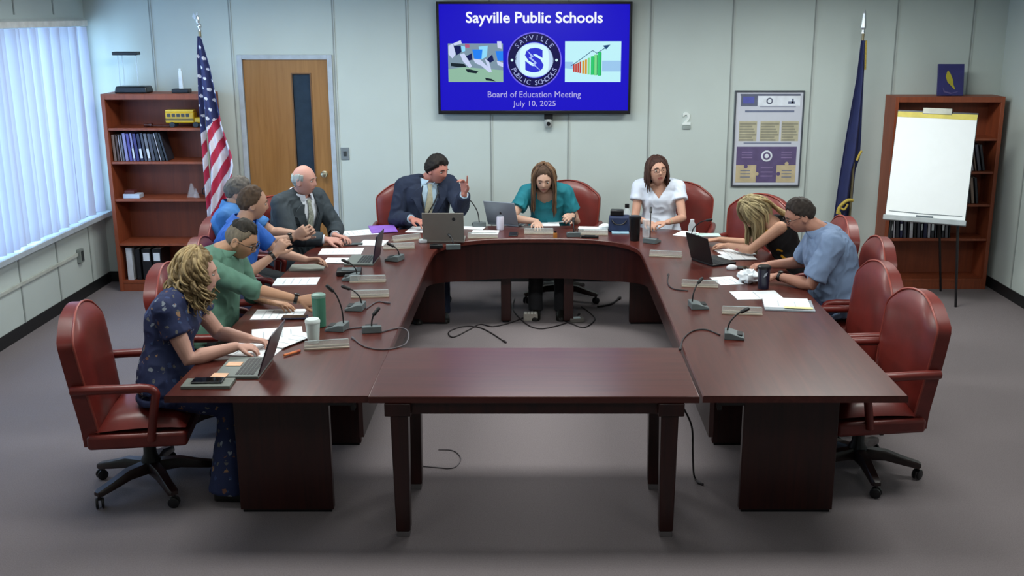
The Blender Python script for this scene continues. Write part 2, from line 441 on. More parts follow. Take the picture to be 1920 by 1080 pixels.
c = sp(1000, 194); text_mb(b, 'July 10, 2025', lambda u, v: (c[0] + u, -.079, c[1] + v), w=80 / 360 * TW, h=13 / 210 * TH, bold=.0)
b.build('slide_subtitle', M_sy, tv)
# left slide picture: players in motion on grass
b = MB(); pm = [emis('pic_grass', '8fb9a2', ES), emis('pic_blue', '1f7ff2', ES), emis('pic_navy', '0b1550', ES), emis('pic_pale', 'c9d4f4', ES), emis('pic_dark', '12222c', ES), emis('pic_grey', '7c94a6', ES), emis('pic_red', 'b25a7c', ES), emis('pic_cyan', '8fd8fa', ES)]
def pp(i, pts, d): b.mi = i; slide_poly(b, pts, d)
pp(5, [(840, 80), (942, 80), (942, 152), (840, 152)], 0)
pp(0, [(840, 128), (870, 124), (942, 130), (942, 152), (840, 152)], .0006)
pp(3, [(841, 84), (850, 80), (854, 100), (848, 108), (841, 100)], .0012)
pp(2, [(850, 84), (864, 84), (865, 96), (856, 102)], .0012)
pp(3, [(850, 80), (864, 74), (866, 80), (852, 84)], .0014)
pp(7, [(864, 84), (872, 86), (872, 94), (866, 96)], .0012)
pp(3, [(862, 100), (870, 98), (884, 122), (880, 126), (868, 114)], .0012)
pp(6, [(872, 80), (880, 82), (880, 88), (872, 88)], .0012)
pp(1, [(885, 91), (904, 91), (902, 108), (889, 110)], .0014)
pp(2, [(873, 104), (884, 98), (885, 110), (879, 112)], .0015)
pp(7, [(897, 86), (914, 84), (912, 104), (902, 110)], .0012)
pp(3, [(886, 108), (900, 110), (908, 118), (922, 132), (916, 134), (902, 122), (890, 116)], .0016)
pp(1, [(928, 94), (942, 94), (942, 112), (932, 112)], .0014)
pp(2, [(912, 110), (922, 100), (925, 112), (918, 116)], .0016)
pp(3, [(931, 76), (939, 76), (940, 90), (932, 88)], .0014)
pp(3, [(908, 108), (916, 114), (920, 130), (914, 126)], .0016)
pp(3, [(930, 112), (942, 116), (942, 124), (932, 120)], .0014)
pp(4, [(845, 116), (870, 118), (874, 124), (858, 124), (845, 122)], .0012)
pp(4, [(872, 128), (880, 128), (896, 132), (892, 136), (876, 134)], .0016)
pp(4, [(908, 144), (920, 146), (928, 151), (910, 149)], .0016)
b.build('slide_photo', pm, tv)
# right slide picture: rising bars with an arrow
b = MB(); pm = [emis('chart_sky', 'bff2fa', ES), emis('chart_blue', '9cc8ee', ES), emis('bar_red', 'c0433c', ES), emis('bar_orange', 'd29a36', ES), emis('bar_green', '2ec870', ES), emis('bar_dark_green', '1a9c50', ES), emis('chart_arrow', '1c4674', ES), emis('bar_lime', '7ddc8c', ES)]
pp(0, [(1057, 76), (1161, 76), (1161, 152), (1057, 152)], 0)
pp(1, [(1126, 112), (1161, 112), (1161, 132), (1126, 132)], .0006)
pp(1, [(1057, 114), (1072, 114), (1072, 128), (1057, 126)], .0006)
xs = [1072, 1076, 1080, 1084, 1089, 1094, 1099, 1105, 1111, 1118]; hs = [119, 118, 116, 114, 112, 110, 107, 104, 101, 96]; cs = [2, 2, 2, 2, 3, 3, 7, 4, 7, 4]
for i, x in enumerate(xs):
    w2 = 2.0 if i < 4 else (2.5 if i < 7 else 3.2); yb = 133 + i * .8
    pp(cs[i], [(x, hs[i]), (x + w2 * 1.6, hs[i] - .6), (x + w2 * 1.6, yb), (x, yb)], .0012)
    if i > 6: pp(5, [(x + w2 * 1.6, hs[i] - .6), (x + w2 * 2.1, hs[i] + 1), (x + w2 * 2.1, yb - 1), (x + w2 * 1.6, yb)], .0012)
def seg(p, q, t_, d):
    n_ = math.hypot(q[0] - p[0], q[1] - p[1]); ex, ey = -(q[1] - p[1]) / n_ * t_, (q[0] - p[0]) / n_ * t_
    pp(6, [(p[0] - ex, p[1] - ey), (q[0] - ex, q[1] - ey), (q[0] + ex, q[1] + ey), (p[0] + ex, p[1] + ey)], d)
seg((1068, 122), (1088, 108), .6, .002); seg((1088, 108), (1108, 93), .6, .002); seg((1108, 93), (1116, 98), .6, .002); seg((1116, 98), (1135, 86), .6, .002)
pp(6, [(1127, 84), (1141, 82), (1133, 91)], .002)
b.build('slide_chart', pm, tv)
# round crest with a letter S
def ring(mb, cx, cy, r0, r1, d, n=48, sx=1.0):
    a = [2 * PI * k / n for k in range(n)]
    vs = [(cx + r1 * math.cos(t) * sx, -.0785 - d, cy + r1 * math.sin(t)) for t in a] + [(cx + r0 * math.cos(t) * sx, -.0785 - d, cy + r0 * math.sin(t)) for t in a]
    if r0 == 0: mb.add(vs[:n], [tuple(range(n))])
    else: mb.add(vs, [(k, (k + 1) % n, n + (k + 1) % n, n + k) for k in range(n)])
cc = sp(1000, 111); rr_ = 51 / 360 * TW
b = MB(); b.mi = 0; ring(b, cc[0], cc[1], rr_ * .955, rr_, .001); b.mi = 1; ring(b, cc[0], cc[1], rr_ * .66, rr_ * .955, .001)
b.mi = 2; ring(b, cc[0], cc[1], 0, rr_ * .62, .001, sx=1.12)
b.mi = 3
poly = [(math.cos(t) ** 1 if 0 else math.copysign(abs(math.cos(t)) ** .55, math.cos(t)) * .53, math.copysign(abs(math.sin(t)) ** .6, math.sin(t)) * .56) for t in [2 * PI * k / 40 for k in range(40)]]
b.add([(cc[0] + u * rr_, -.0800, cc[1] + v * rr_) for u, v in poly], [tuple(range(40))])
b.mi = 4; text_mb(b, 'S', lambda u, v: (cc[0] + u, -.0808, cc[1] + v - .0), w=rr_ * .68, h=rr_ * .88, bold=.06)
b.mi = 5
bolt = [(-.28, .36), (-.02, .14), (-.10, .08), (.10, -.10), (.02, -.16), (.28, -.42), (-.06, -.16), (.0, -.08), (-.2, .08), (-.12, .14)]
b.add([(cc[0] + u * rr_, -.0815, cc[1] + v * rr_) for u, v in bolt], [tuple(range(len(bolt)))])
b.mi = 6
def arc_text(txt, r, a0, a1, inward):
    n = len(txt)
    for i, ch in enumerate(txt):
        if ch == ' ': continue
        a = a0 + (a1 - a0) * (i + .5) / n
        def fn(u, v, a=a):
            rr2 = r + (v if not inward else -v); aa = a + (-u if not inward else u) / r
            return (cc[0] + rr2 * math.cos(aa), -.0803, cc[1] + rr2 * math.sin(aa))
        text_mb(b, ch, fn, h=rr_ * .17)
arc_text('SAYVILLE', rr_ * .81, R(148), R(32), False)
arc_text('PUBLIC SCHOOLS', rr_ * .81, R(200), R(340), True)
b.mi = 3
for sx in (-1, 1): ring(b, cc[0] + sx * rr_ * .81, cc[1], 0, rr_ * .05, .0018, 8)
b.build('slide_crest', [emis('crest_rim', '6f66ea', ES), emis('crest_navy', '0c0848', ES), emis('crest_white', 'b8d4f4', ES), emis('crest_cyan_white', 'd2f8ff', ES), emis('crest_blue', '2a30d0', ES), emis('crest_bolt', 'a9bff8', ES), emis('crest_text', 'a4b0e4', ES)], tv)
# camera bar and sensor under the television
t = empty('screen_camera', (.09, YW, 1.53), 0, 'small grey camera on a bracket under the middle of the wall screen', 'camera')
b = MB(); b.b2((-.04, -.07, .02), (.04, 0, .066)); b.build('bracket', M_blk, t, bevel=.003)
b = MB(); b.lathe((0, -.045, -.055), [(.0, 0), (.03, 0), (.036, .01), (.036, .06), (.028, .075), (.0, .075)], 20); b.build('body', mat('camera_grey', '9a9f9e', .5), t, smooth=40)
b = MB(); b.lathe((0, -.078, -.02), [(.0, .0), (.018, 0), (.018, .01), (0, .01)], 16, Matrix.Rotation(PI / 2, 3, 'X')); b.build('lens', M_blk, t)

# ================================================================ poster
px0, px1, pz0, pz1 = 1.80, 2.44, .922, 1.806
ps = empty('framed_poster', ((px0 + px1) / 2, YW, (pz0 + pz1) / 2), 0, 'tall framed poster with purple and tan puzzle pieces on the back wall', 'poster')
pw, ph = (px1 - px0) / 2, (pz1 - pz0) / 2
b = MB(); t_ = .014
b.b2((-pw, -.022, -ph), (-pw + t_, 0, ph)); b.b2((pw - t_, -.022, -ph), (pw, 0, ph)); b.b2((-pw + t_, -.022, ph - t_), (pw - t_, 0, ph)); b.b2((-pw + t_, -.022, -ph), (pw - t_, 0, -ph + t_))
b.build('frame', mat('pewter_frame', '5a6068', .35, metal=.5), ps, bevel=.002)
MB().b2((-pw + t_, -.010, -ph + t_), (pw - t_, -.004, ph - t_)).build('sheet', mat('poster_paper', 'c6cad6', .5, var=.02), ps)
def pr(mb, u0, v0, u1, v1, d=0):  # u,v in 0..1 of the sheet, v from the top
    x = lambda u: -pw + t_ + u * 2 * (pw - t_); z = lambda v: ph - t_ - v * 2 * (ph - t_)
    mb.b2((x(u0), -.0112 - d, z(v0)), (x(u1), -.0104 - d, z(v1)))
b = MB()
b.mi = 0; pr(b, .06, .02, .96, .04); pr(b, .07, .04, .32, .15)
b.mi = 1; pr(b, .1, .05, .27, .12, .001)
b.mi = 2; pr(b, .33, .045, .96, .145)
b.mi = 3; pr(b, .36, .155, .9, .16); pr(b, .14, .195, .88, .215)
pr(b, .14, .54, .86, .552)
b.mi = 4
for k in range(7):
    for u0, u1 in ((.07, .32), (.39, .66), (.71, .95)): pr(b, u0, .33 + k * .029, u1 - .02 * ((k * 3) % 4), .348 + k * .029)
b.mi = 5
for u0, u1 in ((.06, .33), (.38, .67), (.70, .96)): pr(b, u0, .31, u1, .525, -.0004)
b.mi = 6; pr(b, .04, .585, .95, .785); pr(b, .35, .785, .66, .975)
b.mi = 7; pr(b, .04, .785, .35, .975, .0004); pr(b, .66, .785, .95, .975, .0004)
def disc(mb, u, v, r, d, n=20, knob=True):
    x = -pw + t_ + u * 2 * (pw - t_); z = ph - t_ - v * 2 * (ph - t_)
    mb.prism([(math.cos(2 * PI * k / n) * r, math.sin(2 * PI * k / n) * r) for k in range(n)], lambda a, c_, t: (x + a, t, z + c_), -.0118 - d, -.0106 - d)
b.mi = 6; disc(b, .19, .80, .018, .001); disc(b, .69, .88, .018, .001)
b.mi = 7; disc(b, .81, .77, .018, .001); disc(b, .365, .88, .016, .001)
b.mi = 2; disc(b, .50, .685, .052, .001)
b.mi = 6; disc(b, .50, .685, .036, .002)
b.mi = 2; disc(b, .50, .685, .02, .003)
b.mi = 0; disc(b, .5, .095, .03, .001); b.mi = 2; disc(b, .5, .095, .018, .002)
b.mi = 3; x = .82; pr(b, .78, .10, .88, .125, .001); pr(b, .83, .07, .86, .12, .001)
b.mi = 8
for k in range(3): pr(b, .42, .81 + k * .045, .6, .82 + k * .045, .001)
for k in range(3): pr(b, .12, .64 + k * .03, .28, .648 + k * .03, .001); pr(b, .72, .64 + k * .03, .88, .648 + k * .03, .001)
b.mi = 3
for u0 in (.11, .74):
    for k in range(3): pr(b, u0, .84 + k * .035, u0 + .15, .85 + k * .035, .001)
b.build('print', [mat('p_slate', '5c6278', .5), mat('p_blue', '5358a8', .5), mat('p_white', 'dfe6f0', .5), mat('p_ink', '6d7690', .5), mat('p_line', '8f8d7c', .5), mat('p_ochre', 'b5b096', .5), mat('p_purple', '5d5078', .5), mat('p_tan', 'bfb08f', .5), mat('p_lilac', '8d7aa4', .5)], ps)
# ================================================================ conference table
T0, TT = .705, .74
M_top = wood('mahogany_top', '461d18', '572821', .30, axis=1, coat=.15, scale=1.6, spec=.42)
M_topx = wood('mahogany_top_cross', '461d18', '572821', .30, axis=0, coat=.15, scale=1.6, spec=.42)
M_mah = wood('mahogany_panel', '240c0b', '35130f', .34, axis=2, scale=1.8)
M_lip = wood('mahogany_edge', '5a2416', '70301f', .3, axis=1)
ct = empty('conference_table', (0, 7.0, 0), 0, 'long U-shaped mahogany conference table with a curved head, papers and microphones all over it', 'table')
XO, XI, XC = 1.765, .79, -.012
def sgnp(v, e): return math.copysign(abs(v) ** e, v)
def outer(n=24):
    P = [(-XO, 4.765), (-XO, 6.3), (-XO, 7.55)]
    for k in range(1, n): 
        a = PI - PI * k / n
        P.append((sgnp(math.cos(a), 2 / 2.7) * XO, 7.6 + sgnp(math.sin(a), 2 / 2.7) * 1.33))
    return P + [(XO, 7.55), (XO, 6.3), (XO, 4.765)]
def inner(n=24, off=0.0):
    P = [(-XI - off, 4.765), (-XI - off, 6.3), (-XI - off, 7.7)]
    for k in range(1, n):
        a = PI - PI * k / n
        P.append((sgnp(math.cos(a), 2 / 2.8) * (XI + off), 7.75 + sgnp(math.sin(a), 2 / 2.8) * (.65 + off)))
    return P + [(XI + off, 7.7), (XI + off, 6.3), (XI + off, 4.765)]
O_, I_ = outer(), inner(); n = len(O_)
b = MB()
rings = []
for k in range(n):
    (ox, oy), (ix, iy) = O_[k], I_[k]
    d = Vector((ox - ix, oy - iy)).normalized() * .006
    rings.append([(ox + XC - d.x, oy - d.y, TT - 7), (ox + XC, oy, TT - .008 - 7 + .002), (ox + XC, oy, T0 - 7), (ix + XC, iy, T0 - 7), (ix + XC, iy, TT - .006 - 7), (ix + XC + d.x, iy + d.y, TT - 7)])
rings = [[(p[0], p[1] - 7.0, p[2] + 7) for p in r] for r in rings]
b.loft(rings); b.build('tabletop', M_top, ct, smooth=35)
def zap(y): return .53 - .13 * min(1, max(0, (y - 7.6) / .75))
I2, I3 = inner(off=.035), inner(off=.055)
b = MB()
b.loft([[(I2[k][0] + XC, I2[k][1] - 7, T0), (I2[k][0] + XC, I2[k][1] - 7, zap(I2[k][1])), (I3[k][0] + XC, I3[k][1] - 7, zap(I2[k][1])), (I3[k][0] + XC, I3[k][1] - 7, T0)] for k in range(n)])
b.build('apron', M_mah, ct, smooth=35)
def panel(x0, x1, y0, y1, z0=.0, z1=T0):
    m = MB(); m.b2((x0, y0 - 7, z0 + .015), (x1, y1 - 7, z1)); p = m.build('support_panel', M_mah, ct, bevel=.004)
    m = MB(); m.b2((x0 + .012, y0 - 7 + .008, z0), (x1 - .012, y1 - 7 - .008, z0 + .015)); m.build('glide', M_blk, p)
for s in (-1, 1):
    for y in (5.04, 5.92, 6.75, 7.55):
        a, c = 1.045, 1.525
        panel(min(s * a, s * c) + XC, max(s * a, s * c) + XC, y, y + .045)
    m = MB(); m.b2((s * 1.27 - .02 + XC, 5.08 - 7, .35), (s * 1.27 + .02 + XC, 5.92 - 7, T0)); m.build('stretcher', M_mah, ct)
    m = MB(); m.b2((s * 1.27 - .02 + XC, 6.79 - 7, .35), (s * 1.27 + .02 + XC, 7.55 - 7, T0)); m.build('stretcher', M_mah, ct)
    panel(min(s * .76, s * 1.20) + XC, max(s * .76, s * 1.20) + XC, 8.47, 8.515)
    panel(min(s * .22, s * .30) + XC, max(s * .22, s * .30) + XC, 8.52, 8.80)
    m = MB(); m.b2((s * .95 - .06 + XC, 4.86 - 7, .655), (s * .95 + .06 + XC, 5.0 - 7, T0)); m.b2((s * .89 - .01 + XC, 4.86 - 7, .63), (s * .89 + .01 + XC, 4.9 - 7, T0)); m.build('bracket', M_blk, ct)

ft = empty('side_table', (-.02, 5.13, 0), 0, 'rectangular four-legged mahogany table closing the open front end of the U', 'table')
b = MB(); b.b2((-.788, -.375, T0), (.782, .385, TT)); b.build('tabletop', M_topx, ft, bevel=.005)
b = MB()
b.b2((-.62, -.34, .64), (.62, -.315, T0)); b.b2((-.62, .26, .64), (.62, .285, T0)); b.b2((-.68, -.30, .64), (-.655, .25, T0)); b.b2((.655, -.30, .64), (.68, .25, T0))
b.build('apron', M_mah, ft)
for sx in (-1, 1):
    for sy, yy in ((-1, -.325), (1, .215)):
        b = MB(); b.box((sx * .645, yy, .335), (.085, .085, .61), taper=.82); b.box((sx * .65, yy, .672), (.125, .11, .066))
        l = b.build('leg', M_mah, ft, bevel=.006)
        b = MB(); b.box((sx * .645, yy, .015), (.062, .062, .03)); b.build('foot', mat('grey_glide', '6a6466', .5), l, bevel=.003)

# ================================================================ leather swivel chairs
M_lea = mat('oxblood_leather', '6c231d', .40, var=.18, scale=9, bump=.15, coat=.08)
M_lea2 = mat('oxblood_piping', '8a3a30', .4)
M_chb = mat('chair_black', '121014', .4)
M_chw = wood('chair_dark_wood', '1b0f10', '2a1614', .35, axis=0)
def make_chair():
    r = empty('swivel_chair', (0, 0, 0))
    # seat cushion
    def seat(u, v, top):
        x = -.20 + .45 * u; y = (v - .5) * 2
        hw = .265
        e = (1 - abs(2 * u - 1) ** 6) * (1 - abs(y) ** 6)
        return (x, y * hw, (.425 + .075 * e + .015 * math.sin(u * 2.6)) if top else .405)
    b = MB(); b.grid(lambda u, v: seat(u, v, True), 18, 16); b.grid(lambda u, v: seat(u, v, False), 2, 2)
    b.build('seat', M_lea, r, smooth=60)
    b = MB(); b.b2((-.24, -.285, .335), (.255, .285, .415)); b.build('seat_rail', M_lea, r, bevel=.02)
    # backrest
    def bprof(t):  # half width at height fraction t
        if t < .15: return .25
        if t < .84: return .25 + .04 * math.sin((t - .15) / .69 * PI / 2)
        return .29 - .13 * ((t - .84) / .16) ** 1.25
    def bp(u, v, front):
        s = u * 2 - 1
        crown = .035 * (1 - s * s) * max(0, (v - .75) / .25)
        z = .345 + .66 * v + crown
        x = -.225 - .08 * v ** 1.15
        hw = bprof(v)
        e = (1 - abs(s) ** 5) * (1 - max(0, (v - .8) / .2) ** 3) 
        bul = .045 * e * (1 if v > .18 else v / .18)
        wing = .03 * s * s * (1 - v * .4)
        return (x + (.03 + bul + wing * .6 if front else -.035 - .015 * e), s * hw, z)
    b = MB(); NU, NV = 16, 22
    b.grid(lambda u, v: bp(u, v, True), NU, NV); b.grid(lambda u, v: bp(u, v, False), NU, NV)
    # rim
    path = [(0, j / NV) for j in range(NV + 1)] + [(i / NU, 1) for i in range(1, NU + 1)] + [(1, 1 - j / NV) for j in range(1, NV + 1)] + [(1 - i / NU, 0) for i in range(1, NU)]
    A = [bp(u, v, True) for u, v in path]; B = [bp(u, v, False) for u, v in path]; m = len(path)
    b.add(A + B, [(k, (k + 1) % m, m + (k + 1) % m, m + k) for k in range(m)])
    bk = b.build('backrest', M_lea, r, smooth=50)
    b = MB(); b.tube([Vector(p) + Vector((0, 0, .004)) for p in A[1:3 * NV]][:2 * NV + NU], .007, 6); b.build('piping', M_lea2, bk, smooth=60)
    for s in (-1, 1):
        y = s * .30
        pts = smoothpts([(-.28, y * .97, .665), (-.18, y, .668), (-.02, y * 1.02, .668), (.09, y, .665), (.125, y, .64), (.12, y, .60), (.10, y * .98, .5), (.08, y * .96, .38)], 5)
        b = MB(); b.tube(pts, [.027] * 14 + [.024] * (len(pts) - 14), 12, flat=.9); b.build('armrest', M_lea, r, smooth=60)
    b = MB(); b.lathe((0, 0, 0), [(.0, .10), (.055, .10), (.055, .15), (.035, .19), (.03, .30), (.045, .31), (.045, .336), (0, .336)], 20); b.build('column', M_chb, r, smooth=40)
    b = MB(); b.box((.0, 0, .325), (.22, .2, .02)); b.box((-.03, .13, .31), (.02, .16, .012)); b.build('tilt_mechanism', M_chb, r)
    for k in range(5):
        a = 2 * PI * k / 5 + R(12); d = Vector((math.cos(a), math.sin(a), 0)); q = Vector((-d.y, d.x, 0))
        b = MB(); rings = []
        for rr2, z, hw, hh in ((.03, .125, .035, .03), (.15, .125, .03, .026), (.25, .10, .027, .020), (.325, .085, .026, .016), (.34, .083, .018, .010)):
            c = d * rr2 + Vector((0, 0, z)); rings.append([c + q * hw + Vector((0, 0, hh * .4)), c + q * hw * .7 + Vector((0, 0, hh)), c - q * hw * .7 + Vector((0, 0, hh)), c - q * hw + Vector((0, 0, hh * .4)), c - q * hw - Vector((0, 0, hh)), c + q * hw - Vector((0, 0, hh))])
        b.loft(rings); l = b.build('leg', M_chw, r, smooth=40)
        b = MB(); c = d * .325
        M = Matrix.Rotation(a + 1.0, 3, 'Z') @ Matrix.Rotation(PI / 2, 3, 'X')
        b.tube([c + Vector((0, 0, .07)), c + Vector((0, 0, .045))], .009, 8)
        for off in (-.014, .014):
            b.lathe(c + Matrix.Rotation(a + 1.0, 3, 'Z') @ Vector((0, off + .007, .029)), [(0, 0), (.024, 0), (.029, .003), (.029, .011), (.024, .014), (0, .014)], 16, M)
        b.build('caster', M_chb, l, smooth=40)
    return r
chair0 = make_chair()
CH = [ # x, y, facing deg, label
 (-2.10, 5.36, 8, 'oxblood leather swivel chair at the left front corner, under the woman in the floral dress'),
 (-1.96, 6.22, 2, 'oxblood leather swivel chair under the man in the green shirt'),
 (-1.98, 7.0, 4, 'oxblood leather swivel chair under the balding man in bright blue'),
 (-2.10, 7.72, -2, 'oxblood leather swivel chair under the grey-haired man in blue, beside the striped flag'),
 (-1.97, 8.46, -36, 'oxblood leather swivel chair under the bald man in the grey suit'),
 (-1.13, 9.16, -84, 'oxblood leather swivel chair under the dark-haired man in the navy suit'),
 (.20, 9.22, -104, 'oxblood leather swivel chair behind the woman in the teal top, turned towards the right'),
 (1.20, 9.14, -104, 'oxblood leather swivel chair behind the woman in the white top'),
 (1.68, 8.52, -128, 'empty oxblood swivel chair at the far right corner, behind the bowed blonde head'),
 (1.97, 7.74, 180, 'oxblood leather swivel chair behind the blonde woman, below the blue flag'),
 (2.00, 7.0, 178, 'oxblood leather swivel chair behind the man in the light blue shirt'),
 (1.78, 6.24, 184, 'empty oxblood leather swivel chair, second from the front on the right side'),
 (1.78, 5.54, 188, 'empty oxblood leather swivel chair at the right front corner of the table')]
chairs = []
for i, (x, y, a, lab) in enumerate(CH):
    o = chair0 if i == 0 else copy_tree(chair0)
    o.location = (x, y, 0); o.rotation_euler = (0, 0, R(a))
    tag(o, lab, 'chair', 'leather swivel chairs round the table'); chairs.append(o)

# ================================================================ bookcases
M_case = wood('cherry_case', '7c3c24', '93492b', .5, axis=2, scale=1.6)
M_cased = wood('cherry_back', '7a3a22', '8c4527', .55, axis=2, scale=1.6)
def bookcase(x0, x1, yf, dep, h, shelves, label, kick=.08):
    r = empty('bookcase', ((x0 + x1) / 2, yf + dep, 0), 0, label, 'bookcase')
    hw = (x1 - x0) / 2; t = .035
    for s in (-1, 1):
        b = MB(); b.b2((s * hw, -dep, 0), (s * (hw - t), 0, h)); b.build('side_panel', M_case, r, bevel=.003)
    b = MB(); b.b2((-hw + t, -dep, h - .05), (hw - t, 0, h)); b.build('top_panel', M_case, r, bevel=.003)
    b = MB(); b.b2((-hw + t, -.012, kick), (hw - t, -.002, h - .05)); b.build('back_panel', M_cased, r)
    b = MB(); b.b2((-hw + t, -dep + .01, 0), (hw - t, -dep + .03, kick)); b.b2((-hw + t, -dep + .005, kick - .001), (hw - t, -.012, kick + .02)); b.build('plinth', M_case, r)
    for z in shelves:
        b = MB(); b.b2((-hw + t, -dep + .008, z - .022), (hw - t, -.012, z)); b.build('shelf', M_case, r, bevel=.002)
    return r
LX0, LX1, LY, LD, LH = -3.87, -2.93, 9.54, .34, 1.80
LS = [1.50, 1.20, .86, .45]
bookcase(LX0, LX1, LY, LD, LH, LS, 'cherry bookcase in the left corner with a toy bus and binders on its shelves')
RX0, RX1, RY, RD, RH = 3.18, 4.16, 9.62, .28, 1.77
RS = [1.40, 1.10, .80, .48]
bookcase(RX0, RX1, RY, RD, RH, RS, 'cherry bookcase in the right corner behind the flip chart easel')

def book(x, y, z, w, d, h, lean, m, lab, cat, grp, spine=None, name='book'):
    """standing book: cover (two boards + spine) and page block; x = left foot, y = front"""
    r = empty(name, (x, y, z), 0, lab, cat, grp); r.rotation_euler = (0, lean, 0)
    b = MB(); t = .003
    b.b2((0, 0, 0), (w, t, h)); b.b2((0, 0, 0), (t, d, h)); b.b2((w - t, 0, 0), (w, d, h)); b.build('cover', m, r)
    b = MB(); b.b2((t, t, .003), (w - t, d - .004, h - .004)); b.build('pages', mat('page_block', 'c9c3b4', .9, var=.1, scale=80), r)
    if spine: 
        b = MB(); b.b2((w * .15, -.0012, h * spine[1]), (w * .85, -.0002, h * spine[2])); b.build('spine_label', spine[0], r)
    return r
M_lab = mat('label_white', 'd5dade', .6)
bm_ = {k: mat('cover_' + k, h, .5) for k, h in dict(tan='8a7468', brown='5c4740', lilac='8f8bb8', violet='57509a', indigo='39336f', navy='232447', slate='4c4c58', grey='6d6c74', charcoal='2c2c34', black='131318', pale='c2bfc8').items()}
seq = [('tan', .028, .24), ('brown', .022, .235), ('pale', .012, .24), ('grey', .02, .235), ('lilac', .03, .255), ('violet', .028, .25), ('lilac', .022, .255), ('indigo', .03, .25), ('navy', .03, .25), ('slate', .025, .255), ('grey', .03, .25), ('slate', .03, .25), ('charcoal', .03, .25), ('pale', .012, .258), ('black', .03, .26), ('charcoal', .02, .26)]
x = LX0 + .045
names = {}
for i, (c, w_, h_) in enumerate(seq):
    lean = -.03 - .008 * i if i < 12 else -.16 - .02 * (i - 12)
    w2 = w_ * 1.08
    book(x, LY + .05, LS[1] + .001, w_, .17, h_ * .98, lean, bm_[c], '%s-spined volume leaning left, %s on the second shelf of the left bookcase' % (c, ['leftmost', 'second from the left', 'third from the left', 'fourth from the left', 'fifth from the left', 'sixth from the left', 'seventh from the left', 'eighth from the left', 'ninth from the left', 'tenth from the left', 'sixth from the right', 'fifth from the right', 'fourth from the right', 'third from the right', 'second from the right', 'rightmost'][i]), 'book', 'books on the second shelf of the left bookcase', spine=(M_lab, .1, .45) if i in (6, 8, 10) else None)
    x += w2 + .004
# binders on the bottom shelf
zb = .101
for i, (c, w_, lab) in enumerate([('pale', .06, 'white binder, leftmost on the bottom shelf of the left bookcase'), ('black', .045, 'plain black binder between the white binder and the labelled black ones'), ('black', .085, 'black binder with a white label in the middle of the bottom shelf row'), ('black', .085, 'black binder with a white label, rightmost on the bottom shelf of the left bookcase')]):
    xx = [-3.80, -3.715, -3.655, -3.56][i]
    book(xx, LY + .04, zb, w_, .24, .29 if i else .30, .0 if i else -.0, bm_[c] if i else mat('binder_white', 'c4c6ca', .5), lab, 'binder', 'binders on the bottom shelf', spine=(M_lab, .62, .88) if i > 1 else None, name='ring_binder')
# things on top of the left bookcase
t = empty('display_award', (-3.66, 9.71, LH), 0, 'black award stand with clear posts and a black top plate on the left bookcase', 'award')
b = MB(); b.box((.03, 0, .03), (.27, .16, .06), taper=1.1); b.build('base', M_blk, t, bevel=.012)
b = MB(); b.box((-.01, 0, .345), (.22, .10, .03)); b.build('top_plate', M_blk, t, bevel=.006)
for xx in (-.09, -.05, .075): 
    b = MB(); b.tube([(xx, 0, .06), (xx, 0, .331)], .006, 8); b.build('post', glass('acrylic', 'dff0fa', .5), t)
t = empty('obelisk_award', (-3.20, 9.70, LH), 0, 'slender white obelisk award on a black base, right of the stand on the left bookcase', 'award')
b = MB(); b.box((0, 0, .018), (.15, .10, .036)); b.build('base', M_blk, t, bevel=.005)
b = MB(); b.box((0, 0, .115), (.03, .02, .16), taper=1.25); b.box((0, 0, .205), (.022, .016, .02)); b.build('obelisk', mat('obelisk_white', 'dfe8ee', .3), t, bevel=.003)
# toy bus
t = empty('toy_bus', (-3.18, 9.66, LS[0]), 0, 'yellow toy school bus with a hood, parked on the top shelf of the left bookcase', 'toy bus')
M_yel = mat('bus_yellow', 'c9a31c', .4); 
b = MB(); b.box((-.03, 0, .088), (.26, .10, .10)); b.box((.135, 0, .062), (.08, .085, .05)); b.build('body', M_yel, t, bevel=.012)
b = MB(); b.box((-.03, 0, .145), (.255, .096, .02)); b.build('roof', mat('bus_roof', 'd8b840', .4), t, bevel=.008)
b = MB()
for k in range(5): b.box((-.125 + k * .042, -.0505, .108), (.03, .003, .03))
b.build('windows', mat('bus_window', '2a2414', .2), t)
b = MB(); b.box((-.03, -.0512, .075), (.25, .003, .006)); b.box((-.03, -.0512, .062), (.25, .003, .004)); b.build('rub_rail', M_blk, t)
for xx in (-.10, .11):
    for yy in (-.045, .045):
        b = MB(); b.lathe((xx, yy + .01, .024), [(0, 0), (.024, 0), (.024, .02), (0, .02)], 18, Matrix.Rotation(PI / 2, 3, 'X')); b.build('wheel', M_blk, t, smooth=40)
t = empty('gavel', (-3.42, 9.63, LS[0]), 0, 'dark wooden gavel lying beside the toy bus on the top shelf', 'gavel')
M_dw = wood('dark_walnut', '3a1810', '4e2216', .4, axis=0)
b = MB(); b.lathe((-.08, 0, .02), [(0, -.035), (.018, -.035), (.02, -.02), (.015, -.012), (.015, .012), (.02, .02), (.018, .035), (0, .035)], 16, Matrix.Rotation(PI / 2, 3, 'Y')); b.build('head', M_dw, t, smooth=40)
b = MB(); b.tube([(-.045, 0, .014), (.02, 0, .012), (.11, 0, .01)], [.005, .006, .009], 10); b.build('handle', M_dw, t, smooth=60)
